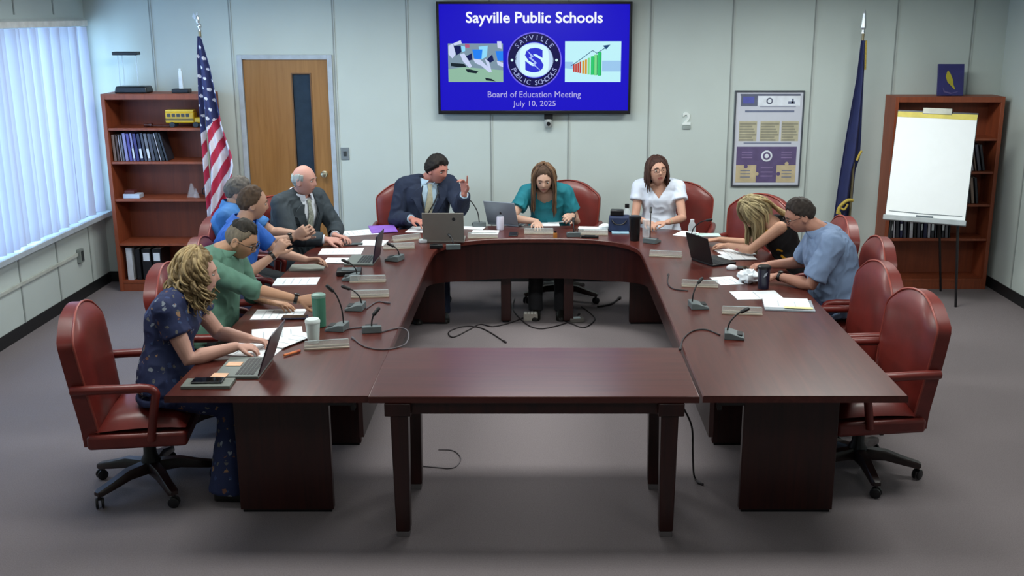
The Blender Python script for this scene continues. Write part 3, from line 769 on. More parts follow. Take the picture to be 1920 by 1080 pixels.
# shelf three
t = empty('white_box', (-3.70, 9.64, LS[2]), 0, 'small white tissue-like box at the left end of the third shelf', 'box')
b = MB(); b.box((0, 0, .02), (.15, .11, .04)); b.build('carton', mat('carton_white', 'b9c4d4', .6), t, bevel=.004)
b = MB(); b.box((-.02, 0, .055), (.09, .08, .03)); b.build('lid', mat('carton_red', '5c2422', .6), t, bevel=.004)
t = empty('crystal_award', (-3.17, 9.66, LS[2]), 0, 'clear pointed crystal award on the third shelf of the left bookcase', 'award')
b = MB(); b.prism([(-.045, 0), (.045, 0), (.01, .12), (-.005, .13)], lambda u, v, q: (u, q, v), -.012, .012); b.build('crystal', glass('crystal', 'ffffff', .14), t)
b = MB(); b.prism([(.02, 0), (.075, 0), (.045, .09)], lambda u, v, q: (u, q, v), -.03, -.016); b.build('crystal_wing', glass('crystal', 'ffffff', .14), t)
t = empty('dark_mug', (-3.01, 9.66, LS[2]), 0, 'dark mug at the right end of the third shelf of the left bookcase', 'mug')
b = MB(); b.lathe((0, 0, 0), [(0, 0), (.034, 0), (.038, .01), (.038, .095), (.034, .095), (.033, .012), (0, .012)], 20); b.build('cup', mat('mug_dark', '1a1420', .3), t, smooth=40)
b = MB(); b.tube(smoothpts([(-.036, 0, .08), (-.06, 0, .075), (-.062, 0, .035), (-.036, 0, .025)], 5), .006, 8); b.build('handle', mat('mug_dark', '1a1420', .3), t, smooth=60)
# right bookcase books
rows = [(RS[1], 3.93, 4, -.22, ['pale', 'tan', 'slate', 'charcoal'], .24, 'second'), (RS[2], 3.90, 4, -.16, ['navy', 'slate', 'tan', 'charcoal'], .24, 'third')]
for z, x0, k_, ln, cs_, h_, nm in rows:
    for i in range(k_):
        w_ = [.028, .016, .03, .024][i]
        book(x0 + [0, .036, .06, .098][i] * 1.1, RY + .04, z + .001, w_, .17, h_, ln, bm_[cs_[i]], '%s book leaning left, %s of the four on the %s shelf of the right bookcase' % (cs_[i], ['leftmost', 'second', 'third', 'rightmost'][i], nm), 'book', 'books on the %s shelf of the right bookcase' % nm)
x = 3.24; cs_ = ['charcoal', 'pale', 'charcoal', 'navy', 'slate', 'charcoal', 'pale', 'black', 'slate', 'charcoal', 'navy', 'pale', 'charcoal', 'slate', 'black', 'charcoal', 'grey', 'black']
ordn = ['first', 'second', 'third', 'fourth', 'fifth', 'sixth', 'seventh', 'eighth', 'ninth', 'tenth', 'eleventh', 'twelfth', 'thirteenth', 'fourteenth', 'fifteenth', 'sixteenth', 'seventeenth', 'last']
for i, c in enumerate(cs_):
    w_ = [.03, .014, .034, .026][i % 4]
    book(x, RY + .04, RS[3] + .001, w_, .17, .235 - .012 * (i % 3), -.05 if i % 5 else -.02, bm_[c], '%s yearbook on the row below the easel pad, %s from the left' % (c, ordn[i]) if i < 17 else 'black yearbook ending the row below the easel pad, nearest the right wall', 'book', 'yearbooks on the fourth shelf of the right bookcase', spine=(M_lab, .3, .55) if i % 3 == 0 else None)
    x += w_ + .006
# blue plaque on the right bookcase
t = empty('standing_plaque', (3.69, 9.72, RH + .0), 0, 'dark blue plaque with a gold feather standing on the right bookcase', 'plaque')
b = MB(); Mx = Matrix.Rotation(R(-8), 3, 'X'); b.box((0, 0, .142), (.235, .018, .28), Mx); b.build('board', mat('plaque_blue', '2b2a66', .4), t, bevel=.003)
b = MB(); b.box((0, .05, .06), (.05, .08, .12)); b.build('easel_foot', M_blk, t)
b = MB(); fth = [(-.035, .075), (-.048, .03), (-.03, -.02), (.0, -.05), (.035, -.085), (.04, -.078), (.022, -.04), (.018, .0), (-.005, .05), (-.025, .08)]
b.prism(fth, lambda u, v, q: tuple(Mx @ Vector((u, q, v)) + Vector((0, 0, .142))), -.0125, -.0095); b.build('feather', mat('plaque_gold', 'a9a02c', .4), t)
b = MB(); b.prism([(-.07, -.07), (-.05, -.1), (.01, -.115), (.07, -.1), (.06, -.11), (.0, -.125), (-.06, -.11)], lambda u, v, q: tuple(Mx @ Vector((u, q, v)) + Vector((0, 0, .142))), -.0122, -.0095); b.build('scroll', mat('plaque_mauve', '5a5080', .4), t)

# ================================================================ flip chart easel
es = empty('flip_chart_easel', (3.62, 9.25, 0), 0, 'black tripod easel holding a blank white paper pad with a yellow header', 'easel')
az = R(24)  # normal turned to the table
er = Vector((math.cos(az), -math.sin(az) * -1, 0)); er = Vector((math.cos(az), -math.sin(az), 0)) 
er = Vector((math.cos(az), math.sin(az) * -1, 0)); en = Vector((-math.sin(az), -math.cos(az), 0))
tl = R(17); eu = (Vector((0, 0, 1)) * math.cos(tl) - en * math.sin(tl)).normalized(); nn = er.cross(eu) * 1.0
if nn.dot(en) < 0: nn = -nn
E0 = Vector((-.28, -.16, .78))   # bottom centre of the pad
roll = Matrix.Rotation(R(-.5), 3, nn)
eru, euu = roll @ er, roll @ eu
def ep(u, v, d=0): return E0 + eru * u + euu * v + nn * d
def ebox(mb, u0, v0, u1, v1, d0, d1): mb.prism([(u0, v0), (u1, v0), (u1, v1), (u0, v1)], lambda u, v, q: tuple(ep(u, v, q)), d0, d1)
b = MB(); ebox(b, -.33, -.03, .33, .93, -.03, -.008); b.build('backboard', mat('easel_grey', '3a3d44', .4), es, bevel=.003)
b = MB(); ebox(b, -.325, 0, .325, .91, -.008, .004); b.build('paper_pad', mat('pad_paper', 'f4f9fb', .7, var=.01), es)
b = MB(); ebox(b, -.325, .865, .325, .912, .004, .007); b.build('pad_header', mat('pad_yellow', 'd8c860', .6), es)
b = MB(); ebox(b, -.12, .90, .12, .955, -.01, .012); b.build('clamp', mat('clamp_grey', '8c8f88', .4, metal=.5), es, bevel=.004)
b = MB(); ebox(b, -.34, -.05, .34, -.005, -.01, .045); b.build('tray', mat('tray_grey', 'a8b0b4', .5), es, bevel=.006)
b = MB(); ebox(b, -.07, -.004, .07, .012, .01, .03); b.build('marker', mat('marker_grey', '5c6870', .5), es, bevel=.004)
b = MB(); b.tube([ep(-.3, .035, .008), ep(0, .03, .008), ep(.3, .035, .008)], .0025, 6); b.build('pad_fold', mat('pad_grey_line', '7d868c', .7), es)  # thin grey line across the lower part of the pad
for u, fx in ((-.27, -.16), (.27, .13)):
    b = MB(); p = ep(u, .0, -.05); q = Vector(p) + Vector((fx * .35, -.02, 0)); q.z = 0
    b.tube([ep(u * .3, .9, -.05), p, q], [.011, .012, .011], 10); b.build('leg', M_chb, es, smooth=60)
b = MB(); b.tube([ep(0, .9, -.05), (.10, .30, 0.0)], .011, 10); b.build('leg', M_chb, es, smooth=60)

# ================================================================ flags
M_gold = mat('gold_metal', 'b99a4e', .3, metal=.9); M_silver = mat('finial_silver', 'd6dcdf', .25, metal=.8)
M_pole = mat('pole_brass', '8f8468', .35, metal=.6)
def flag_stand(name, x, y, label, top):
    r = empty(name, (x, y, 0), 0, label, 'flag')
    b = MB(); b.lathe((0, 0, 0), [(0, 0), (.14, 0), (.14, .015), (.06, .04), (.022, .06), (.02, .12), (0, .12)], 24); b.build('stand', M_gold, r, smooth=40)
    b = MB(); b.tube([(0, 0, .1), (0, 0, top)], .012, 12); b.build('pole', M_pole, r, smooth=60)
    return r
def itp(x, xs, ys): return float(np.interp(x, xs, ys))
fx, fy = -2.905, 9.40
r = flag_stand('american_flag', fx, fy, 'stars and stripes flag hanging furled on its pole beside the left bookcase', 2.34)
b = MB(); b.lathe((0, 0, 2.34), [(.0, 0), (.018, 0), (.010, .02), (.02, .04), (.018, .06), (.004, .07), (0, .07)], 14)
b.ell((-.01, 0, 2.44), (.018, .012, .04)); b.prism([(0, 0), (-.05, .05), (-.035, .09), (-.02, .06), (0, .10), (.0, .04)], lambda u, v, q: (u - .005, q, 2.41 + v), -.004, .004)
b.build('eagle_finial', M_silver, r, smooth=50)
NU, NV = 90, 220
ZT, ZB = 2.30, .62
def uflag(u, v):
    z = ZT + (ZB - ZT) * v
    L = itp(v, [0, .1, .3, .5, .75, 1], [-.012, -.03, -.045, -.05, -.055, -.05]); 
    Rr = itp(v, [0, .15, .3, .45, .5, .6, .66, .8, .92, 1], [.012, .07, .11, .145, .17, .215, .225, .17, .10, .06])
    x = L + (Rr - L) * u
    A = .05 * min(1, v * 2.5 + .15)
    y = -.03 + A * math.sin(u * 9.5 + v * 1.2) * (.5 + .5 * u) - .02 * math.sin(u * 21 + 1.0) * min(1, v * 2)
    return (x, y, z)
b = MB(); b.grid(uflag, NU, NV)
uu = b.f; b.m = []
for j in range(NV):
    for i in range(NU):
        u, v = (i + .5) / NU, (j + .5) / NV
        p = uflag(u, v); x, z = p[0], p[2]
        # canton: upper part, its lower border slopes with the drape
        zc = 1.47 + (x + .05) * .9
        if z > zc:
            gx = x / .052; gz = (z + x * .35) / .085
            row = round(gz); ox = .5 if row % 2 else 0
            dx = (gx - ox - round(gx - ox)) * .052; dz = (gz - row) * .085
            b.m.append(1 if (dx * dx + dz * dz) < .0135 ** 2 else 0)
        else:
            s_ = (z - x * 1.75) / .115
            b.m.append(2 if (math.floor(s_ + .35) % 2 == 0) else 3)
b.build('flag_cloth', [mat('flag_navy', '27305f', .8), mat('flag_star', 'c9cfe0', .8), mat('flag_red', 'a3203f', .8), mat('flag_white', 'c6c6d2', .8)], r, smooth=179, sol=.004)
fx, fy = 2.83, 9.56
r = flag_stand('state_flag', fx, fy, 'dark blue flag with gold fringe hanging on its pole beside the poster', 2.32)
b = MB(); b.lathe((0, 0, 2.32), [(0, 0), (.016, 0), (.012, .03), (.022, .05), (.018, .10), (.012, .17), (.004, .20), (0, .2)], 4); b.build('spear_finial', M_silver, r)
def nflag(u, v):
    z = 2.26 + (.60 - 2.26) * v
    L = itp(v, [0, .2, .5, .8, .95, 1], [-.02, -.035, -.085, -.125, -.14, -.12]); Rr = itp(v, [0, .15, .5, .62, .68, 1], [.015, .03, .05, .05, .02, .0])
    x = L + (Rr - L) * u; y = -.03 + .045 * math.sin(u * 8 + v) * min(1, .3 + v * 2)
    return (x, y, z)
b = MB(); b.grid(nflag, 40, 90); b.build('flag_cloth', mat('state_navy', '1d2552', .75), r, smooth=179, sol=.004)
M_fr = mat('gold_fringe', 'a8923c', .7, var=.3, scale=90)
b = MB(); P_ = [nflag(1, t_ / 20) for t_ in range(0, 13)]; b.tube([Vector(p) + Vector((.006, -.012, 0)) for p in P_[:4]], .008, 8); b.build('fringe', M_fr, r, smooth=60)
b = MB(); b.tube(smoothpts([(.045, -.06, 1.30), (.03, -.07, 1.285), (.005, -.07, 1.22)], 5), .011, 8)
b.build('fringe', M_fr, r, smooth=60)
b = MB(); b.tube(smoothpts([(-.005, -.075, .86), (-.06, -.085, .86), (-.12, -.08, .80), (-.135, -.08, .74)], 6), .016, 8); b.tube(smoothpts([(-.13, -.08, .78), (-.09, -.085, .68), (-.05, -.085, .62)], 6), .012, 8); b.tube(smoothpts([(-.12, -.085, .80), (-.08, -.09, .78), (-.05, -.09, .83)], 6), .010, 8)
b.build('fringe', M_fr, r, smooth=60)
# ================================================================ people
def eval_mesh(ob):
    dg = bpy.context.evaluated_depsgraph_get(); dg.update()
    me = bpy.data.meshes.new_from_object(ob.evaluated_get(dg)); old = ob.data
    ob.modifiers.clear(); ob.data = me; bpy.data.meshes.remove(old); return ob
def remeshed(mb, name, mats, parent, off, vox, smooth_it=3, wrinkle=0.0, wsc=14.0, keep=None, face_mat=None):
    o = mb.build(name, mats if isinstance(mats, (list, tuple)) else [mats], parent, off=off)
    md = o.modifiers.new('r', 'REMESH'); md.mode = 'VOXEL'; md.voxel_size = vox; md.use_smooth_shade = True
    md = o.modifiers.new('s', 'SMOOTH'); md.factor = .5; md.iterations = smooth_it
    bpy.context.view_layer.update()
    eval_mesh(o)
    me = o.data; me.name = name
    me.materials.clear()
    for m in (mats if isinstance(mats, (list, tuple)) else [mats]): me.materials.append(m)
    if wrinkle:
        nv = len(me.vertices); co = np.empty(nv * 3); no = np.empty(nv * 3)
        me.vertices.foreach_get('co', co); me.vertex_normals.foreach_get('vector', no)
        co = co.reshape(-1, 3); no = no.reshape(-1, 3); hs_ = np.empty(nv)
        for i_ in range(nv):
            p = Vector(co[i_])
            q = Vector((p.x * wsc, p.y * wsc, p.z * wsc * .8))
            n1 = 1 - abs(mnoise.noise(q + Vector((mnoise.noise(q * .6), 0, 0)) * 1.6)) * 2.4
            hs_[i_] = n1
        me.vertices.foreach_set('co', (co + no * (wrinkle * hs_)[:, None]).ravel())
    if keep is not None:
        import bmesh
        bm = bmesh.new(); bm.from_mesh(me)
        kill = [f for f in bm.faces if not keep(f.calc_center_median() + Vector(off))]
        bmesh.ops.delete(bm, geom=kill, context='FACES'); bm.to_mesh(me); bm.free()
    if face_mat is not None:
        n = len(me.polygons); c = np.empty(n * 3); me.polygons.foreach_get('center', c); c = c.reshape(-1, 3) + np.array(off)
        me.polygons.foreach_set('material_index', face_mat(c).astype(np.int32))
    me.polygons.foreach_set('use_smooth', [True] * len(me.polygons)); me.update()
    return o
def yawv(d): return Vector((math.cos(R(d)), math.sin(R(d)), 0))
def G(x, s): return math.exp(-(x / s) ** 2)

def head_point(th, ph, fem=False):
    """th: azimuth from the face (0) to the left ear (+90), ph: elevation; returns local x(right) y(front) z(up)"""
    dx, dy, dz = -math.sin(th) * math.cos(ph), math.cos(th) * math.cos(ph), math.sin(ph)
    x, y, z = dx * .076, dy * .096, dz * .118
    if z < 0:
        t = -z / .118
        x *= 1 - .30 * t ** 1.3
        if y < 0: y *= 1 - .45 * t
        else: y *= 1 - .02 * t
        if y > 0 and t > .55: z += 0
    if z > 0 and y > 0: y *= 1 - .10 * (z / .118) ** 2
    if y < 0 and z > -.02: y *= 1.04
    if y > 0.02:
        f = min(1, (y - .02) / .03)
        ax = abs(x)
        y += f * (.020 * G(x, .0115) * (max(0, min(1, (.012 - z) / .040)) if z > -.030 else max(0, 1 - (-.030 - z) / .012)))
        y += f * .003 * G(z - .027, .010) * G(ax - .025, .03)
        y -= f * .009 * G(ax - .031, .015) * G(z - .004, .012)
        y += f * .0045 * G(x, .022) * (G(z + .055, .006) + G(z + .067, .006)) - f * .002 * G(z + .061, .003) * G(x, .02)
        y += f * (.007 if not fem else .004) * G(z + .098, .014) * G(x, .024)
        y += f * .003 * G(ax - .042, .014) * G(z + .028, .016)
    return Vector((x, y, z))

class Person:
    def __init__(s, label, base, pelvis, neck, head, yaw, shyaw=None, hyaw=None, hpitch=0, hroll=0, k=1.0, fem=False, skin='b98a72', girth=1.0, bend=.03, shw=None):
        s.off = Vector(base); s.root = empty('person', base, 0, label, 'person')
        s.P, s.N, s.H = Vector(pelvis), Vector(neck), Vector(head)
        s.yaw, s.shyaw = yaw, (yaw if shyaw is None else shyaw)
        s.hyaw = s.shyaw if hyaw is None else hyaw
        s.fem, s.k, s.g = fem, k, girth
        s.shw = shw or (.165 if fem else .19)
        f = yawv(s.hyaw); up = Vector((0, 0, 1)); right = f.cross(up)
        M = Matrix((right, f, up)).transposed()
        s.HM = M @ Matrix.Rotation(R(hroll), 3, 'Y') @ Matrix.Rotation(R(hpitch), 3, 'X')   # negative pitch looks down
        s.skin = mat('skin_' + skin, skin, .55, var=.04, scale=20, spec=.35)
        s.lip = mat('lips_' + ('w' if fem else 'm'), 'a35a55' if fem else '9a6257', .5, var=.03)
        s.bend = bend; s.ak = 1.0
        s.body = MB(); s.arms = {}
    # --- torso
    def c(s, t):
        b = s.P.lerp(s.N, .5) - yawv((s.yaw + s.shyaw) / 2) * s.bend
        a = s.P; n = s.N
        return a * (1 - t) ** 2 + b * 2 * t * (1 - t) + n * t * t
    def frame(s, t):
        up = (s.c(min(1, t + .05)) - s.c(max(0, t - .05))).normalized()
        f = yawv(s.yaw + (s.shyaw - s.yaw) * min(1, max(0, t)))
        r = f.cross(Vector((0, 0, 1))).normalized()
        f2 = up.cross(r).normalized()
        return r, f2, up
    def WD(s, t):
        if s.fem:
            W = np.interp(t, [0, .12, .45, .72, .88, .95, 1.0], [.175, .172, .128, .145, .150, .105, .055])
            D = np.interp(t, [0, .12, .45, .70, .86, .95, 1.0], [.120, .120, .095, .120, .090, .068, .055])
        else:
            W = np.interp(t, [0, .12, .45, .72, .88, .95, 1.0], [.170, .172, .155, .172, .175, .125, .065])
            D = np.interp(t, [0, .12, .45, .72, .86, .95, 1.0], [.120, .128, .125, .125, .100, .078, .062])
        return W * s.k * (1 + (s.g - 1) * .6), D * s.k * s.g
    def ring(s, t, off=0.0, n=28):
        r, f, u = s.frame(t); W, D = s.WD(t); W += off; D += off; c = s.c(t)
        e = 2 / 2.3
        return [c + r * (sgnp(math.cos(a), e) * W) + f * (sgnp(math.sin(a), e) * D) for a in [2 * PI * q / n for q in range(n)]]
    def torso(s, mb, off=0.0, t0=-.12, t1=1.0, n=16):
        mb.loft([s.ring(t0 + (t1 - t0) * i / n, off) for i in range(n + 1)])
    def surf(s, t, u, off=0.0):
        r, f, up = s.frame(t); W, D = s.WD(t); W += off; D += off
        u = max(-.98, min(.98, u)); return s.c(t) + r * (u * W) + f * (D * (1 - abs(u) ** 2.3) ** (1 / 2.3))
    def sh(s, side):  # side +1 = right
        r, f, u = s.frame(.93)
        return s.c(.93) + r * side * s.shw * s.k - u * .025 - f * .005
    def arm(s, side, wrist, pole, hand=None, l1=None, l2=None):
        S = s.sh(side); W = Vector(wrist); l1 = l1 or .285 * s.k; l2 = l2 or .250 * s.k
        d = W - S; L = d.length
        if L > (l1 + l2) * .995: k_ = L / ((l1 + l2) * .995); l1 *= k_; l2 *= k_; print('stretch', s.root['label'][:30], side, round(k_, 2))
        a = (l1 * l1 - l2 * l2 + L * L) / (2 * L); h = math.sqrt(max(0, l1 * l1 - a * a))
        dn = d.normalized(); p = Vector(pole) - S; p = (p - dn * p.dot(dn)).normalized()
        E = S + dn * a + p * h
        q = s.ak * s.k * (.92 if s.fem else 1.0) * (1 + (s.g - 1) * .5)
        pts = [S, S.lerp(E, .3), S.lerp(E, .7), E, E.lerp(W, .25), E.lerp(W, .65), W]
        rad = [.052 * q, .047 * q, .041 * q, .038 * q, .040 * q, .031 * q, .024 * q]
        s.body.caps(pts, rad, 16)
        s.arms[side] = (S, E, W, q)
        if hand: s.hand(side, W, (W - E).normalized(), **hand)
        return E
    def hand(s, side, W, d, n=(0, 0, -1), dirn=None, curl=.4, thumb=1.0, point=(), spread=.12, size=1.0):
        """n: direction the palm faces"""
        d = Vector(dirn).normalized() if dirn is not None else d
        n = Vector(n); n = (n - d * n.dot(d)).normalized()
        ts = n.cross(d).normalized() * side    # towards the thumb
        q = size * s.k * (.9 if s.fem else 1.0); B = s.body
        c0 = W + d * .012
        rings = []
        for a, w, h in ((-.03, .026, .021), (.0, .027, .019), (.03, .036, .017), (.06, .041, .016), (.083, .040, .0135), (.092, .034, .010)):
            cc_ = c0 + d * a * q
            rings.append([cc_ + ts * math.cos(x) * w * q + n * math.sin(x) * h * q for x in [2 * PI * i / 14 for i in range(14)]])
        B.loft(rings)
        lens = [.070, .080, .075, .058]
        for i in range(4):
            o = (.030 - .020 * i)
            p = c0 + d * (.082 - .004 * abs(i - 1.3)) * q + ts * o * q
            fd = (d + ts * (spread * (1.5 - i))).normalized()
            cu = .06 if i in point else curl
            pts = [p - fd * .012]; L = lens[i] * q; ang = 0
            pts.append(p)
            for seg_, aa in ((.42, 48), (.32, 62), (.26, 40)):
                ang += R(aa) * cu
                p = p + (fd * math.cos(ang) + n * math.sin(ang)) * L * seg_
                pts.append(p.copy())
            r0 = (.0095 if i < 3 else .0082) * q
            B.caps(pts, [r0, r0, r0 * .95, r0 * .88, r0 * .75], 8)
        p = c0 + d * .018 * q + ts * .024 * q
        td = (d * .62 + ts * .72 * thumb + n * .25).normalized(); td2 = (d * .9 + ts * .15 * thumb + n * .45 * (0.3 + curl)).normalized()
        B.caps([p - td * .01, p + td * .030 * q, p + td * .045 * q + td2 * .012 * q, p + td * .045 * q + td2 * .045 * q], [.015 * q, .013 * q, .0115 * q, .0085 * q], 10)
    def legs(s, knees=None, feet=None, spreadk=.11):
        s.leg = {}
        f = yawv(s.yaw); r = f.cross(Vector((0, 0, 1)))
        for side in (-1, 1):
            hip = s.P + r * side * .09 * s.k + f * .03 - Vector((0, 0, .02))
            kn = Vector(knees[side]) if knees else s.P + r * side * spreadk + f * .44 * s.k; 
            if not knees: kn.z = .50
            ft = Vector(feet[side]) if feet else kn + f * .03; ft.z = .075
            s.leg[side] = (hip, kn, ft)
            B = s.body
            B.caps([hip, hip.lerp(kn, .5), kn, kn.lerp(ft, .3), kn.lerp(ft, .75), ft], [.075 * s.k, .064 * s.k, .05 * s.k, .048 * s.k, .034 * s.k, .032 * s.k], 14)
            B.caps([ft - f * .03 - Vector((0, 0, .035)), ft + f * .06 - Vector((0, 0, .04)), ft + f * .14 - Vector((0, 0, .05))], [.032, .034, .022], 12)
    def hp(s, x, y, z): return s.H + s.HM @ Vector((x, y, z))
    def finish(s, vox=.0052):
        B = s.body
        s.torso(B, -.012)
        # neck and head
        B.caps([s.c(.93), s.N, s.N.lerp(s.hp(0, -.02, -.05), .6), s.hp(0, -.018, -.03)], [.062 * s.k, .056 if not s.fem else .048, .054 if not s.fem else .045, .052], 18)
        rings = []
        for i in range(1, 40):
            ph = -PI / 2 + PI * i / 40
            rings.append([s.H + s.HM @ head_point(2 * PI * j / 60, ph, s.fem) for j in range(60)])
        B.loft(rings)
        for sx in (-1, 1):
            M = s.HM @ Matrix.Rotation(R(-18) * sx, 3, 'Z') @ Matrix.Rotation(R(-8), 3, 'X')
            rg = [s.hp(sx * (.073 + .004), -.008 + math.sin(a) * .016, -.008 + math.cos(a) * .029) for a in [2 * PI * q / 14 for q in range(14)]]
            B.tube(rg, .0055, 8, close=True)
            B.ell(s.hp(sx * .074, -.006, -.010), (.006, .014, .024), 10, 8, s.HM)
        HMi = np.array(s.HM.inverted()); Hc = np.array(s.H)
        def fm(c):
            l = (c - Hc) @ HMi.T
            m = (np.abs(l[:, 0]) < .024 - 60 * (l[:, 2] + .061) ** 2 * 4) & (np.abs(l[:, 2] + .061) < .0105) & (l[:, 1] > .07)
            return m
        s.bodyo = remeshed(B, 'body', [s.skin, s.lip], s.root, s.off, vox, 2, face_mat=fm)
        # eyes
        for sx in (-1, 1):
            b = MB(); ce = s.hp(sx * .031, .0745, .004)
            b.ell(ce, (.0122, .0120, .0078), 14, 10, s.HM); b.mi = 1
            b.ell(s.hp(sx * .031, .0812, .003), (.0064, .0066, .0064), 10, 8, s.HM)
            b.build('eye', [mat('eye_white', 'aaa29c', .4), mat('eye_iris', '2a211c', .2)], s.root, off=s.off, smooth=60)
        return s
    def brows(s, h, thick=.003):
        for sx in (-1, 1):
            b = MB(); b.caps([s.hp(sx * .014, .0935, .027), s.hp(sx * .03, .0925, .029), s.hp(sx * .046, .083, .023)], [thick, thick * 1.2, thick * .7], 8, flat=.8)
            b.build('eyebrow', mat('brow_' + h, h, .8), s.root, off=s.off, smooth=60)
    def haircap(s, h, line, off=.014, top=None, seed=1, rough=.004, name='hair'):
        """line: hairline heights at azimuths 0..180 from the face; top: upper limit for a balding crown"""
        m = mat('hair_' + h, h, .7, var=.35, scale=60, spec=.3, stretch=(1, 1, .25), bump=.5)
        b = MB(); N1, N2 = 84, 52; V_ = {}; 
        def pos(i, j):
            th = 2 * PI * i / N1; ph = -PI / 2 + PI * (j + 1) / (N2 + 1)
            p = head_point(th, ph, s.fem); 
            if p.y > .03: p.y = min(p.y, .100)
            nrm = Vector((p.x / .076 ** 2, p.y / .096 ** 2, p.z / .118 ** 2)).normalized()
            az = abs((math.degrees(th) + 180) % 360 - 180)
            zl = float(np.interp(az, [a for a, _ in line], [z for _, z in line]))
            q = mnoise.noise(p * 60 + Vector((seed, 0, 0)))
            o = off * min(1, max(.25, (p.z - zl) / .03)) + rough * q
            pz = p + nrm * o
            return pz, (p.z + .006 * q > zl) and (top is None or p.z + .006 * q < top(az))
        grid = [[pos(i, j) for i in range(N1)] for j in range(N2)]
        idx = {}; fs = []
        for j in range(N2 - 1):
            for i in range(N1):
                c4 = [(i, j), ((i + 1) % N1, j), ((i + 1) % N1, j + 1), (i, j + 1)]
                if all(grid[y][x][1] for x, y in c4): fs.append(c4)
        # crown cap
        vs = []
        def gi(c_):
            if c_ not in idx: idx[c_] = len(vs); vs.append(s.H + s.HM @ grid[c_[1]][c_[0]][0])
            return idx[c_]
        F = [tuple(gi(c_) for c_ in f) for f in fs]
        if all(grid[N2 - 1][i][1] for i in range(N1)):
            F.append(tuple(gi((i, N2 - 1)) for i in range(N1)))
        b.add(vs, F)
        return b.build(name, m, s.root, off=s.off, smooth=179, sol=.012)
    def locks(s, h, n=70, drop=.30, seed=2, az0=38, curl=0.0, turns=3.0, spread=.02, rad=.011, end=None, frontz=.07, names='hair', out=.012, part=0.0, worlddown=Vector((0, 0, -1)), jitter=.02):
        m = mat('hair_' + h, h, .6, var=.4, scale=40, spec=.35, stretch=(1, 1, .2))
        rr = random.Random(seed); b = MB()
        for i in range(n):
            az = rr.uniform(az0, 360 - az0)
            a_ = az if az <= 180 else 360 - az
            sgn = 1 if az <= 180 else -1
            th = R(az)
            pts = []
            ph0 = R(rr.uniform(55, 88)); ph1 = R(rr.uniform(-12, 5))
            for q in range(6):
                ph = ph0 + (ph1 - ph0) * q / 5
                thq = R(sgn * (a_ if q > 1 else max(a_, 60) ))
                p = head_point(thq if sgn > 0 else 2 * PI + thq, ph, s.fem)
                nr = Vector((p.x / .076 ** 2, p.y / .096 ** 2, p.z / .118 ** 2)).normalized()
                pts.append(s.H + s.HM @ (p + nr * (out * (1 + .5 * rr.random()))))
            L = drop * rr.uniform(.75, 1.0)
            p = pts[-1].copy(); outd = (s.HM @ Vector((-math.sin(th), math.cos(th), 0))); outd.z = 0
            if outd.length > 0: outd.normalize()
            K = 7; d0 = (pts[-1] - pts[-2]).normalized()
            for q in range(1, K + 1):
                t_ = q / K
                d = (d0 * max(0, 1 - t_ * 2.2) + worlddown * 1.0 + outd * spread * (6 * t_ * (1 - t_) * 1.2 - .3))
                d.normalize(); p = p + d * (L / K) + Vector((rr.uniform(-1, 1), rr.uniform(-1, 1), 0)) * jitter * .15
                pts.append(p.copy())
            if end: pts = [end(x, k_ / (len(pts) - 1)) for k_, x in enumerate(pts)]
            P2 = smoothpts(pts, 4 if curl else 2)
            if curl:
                ph_ = rr.uniform(0, 6.28); tt = rr.uniform(.8, 1.2) * turns
                for k_ in range(len(P2)):
                    t_ = k_ / len(P2); a2 = ph_ + t_ * tt * 2 * PI
                    P2[k_] = P2[k_] + Vector((math.cos(a2), math.sin(a2), .4 * math.sin(a2))) * curl * min(1, t_ * 2.5)
            rd = [rad * (1 - .75 * (k_ / (len(P2) - 1)) ** 2.2) * rr.uniform(.95, 1.05) for k_ in range(len(P2))]
            b.tube(P2, rd, 7)
        o = b.build(names, m, s.root, off=s.off, smooth=179); return o
    def sleeve(s, mb, side, frac_up=1.0, frac_fore=0.0, ease=.012, flare=0.0):
        S, E, W, q = s.arms[side]
        pts = [S, S.lerp(E, .3)]; rd = [.054 * q + ease, .050 * q + ease]
        if frac_fore <= 0:
            pts += [S.lerp(E, frac_up * .7), S.lerp(E, frac_up)]; rd += [.046 * q + ease + flare * .5, .044 * q + ease + flare]
            mb.tube([pts[0] - (E - S).normalized() * .02] + pts, [rd[0] * .7] + rd, 18)
        else:
            pts += [S.lerp(E, .75), E, E.lerp(W, .25 * min(1, frac_fore * 1.5)), E.lerp(W, frac_fore)]
            rd += [.043 * q + ease, .042 * q + ease, .043 * q + ease, (.043 - .014 * frac_fore) * q + ease * .9]
            mb.tube([pts[0] - (E - S).normalized() * .02] + pts, [rd[0] * .7] + rd, 18)
            mb.ell(E, .045 * q + ease, 14, 10)
        # shoulder yoke so the sleeve runs into the body of the garment
        r, f, u = s.frame(.88)
        mb.caps([s.c(.90) + r * side * .06 * s.k, S + u * .004], [.070 * s.k + ease, .052 * q + ease], 16)
    def garment(s, name, m, off=.012, t0=-.05, t1=.965, sl=(1.0, 0), ease=.012, flare=0.0, vox=.0075, wrinkle=.004, keep=None, wsc=14):
        b = MB(); s.torso(b, off, t0, t1, 18)
        if sl is not None:
            for side in (-1, 1): s.sleeve(b, side, sl[0], sl[1], ease, flare)
        return remeshed(b, name, m, s.root, s.off, vox, 4, wrinkle, keep=keep, wsc=wsc)
    def local(s, p):
        """world point -> (t, lateral fraction, forward fraction)"""
        ax = s.N - s.P; t = (p - s.P).dot(ax) / ax.dot(ax)
        r, f, u = s.frame(t); W, D = s.WD(t); d = p - s.c(t)
        return t, d.dot(r), d.dot(f)
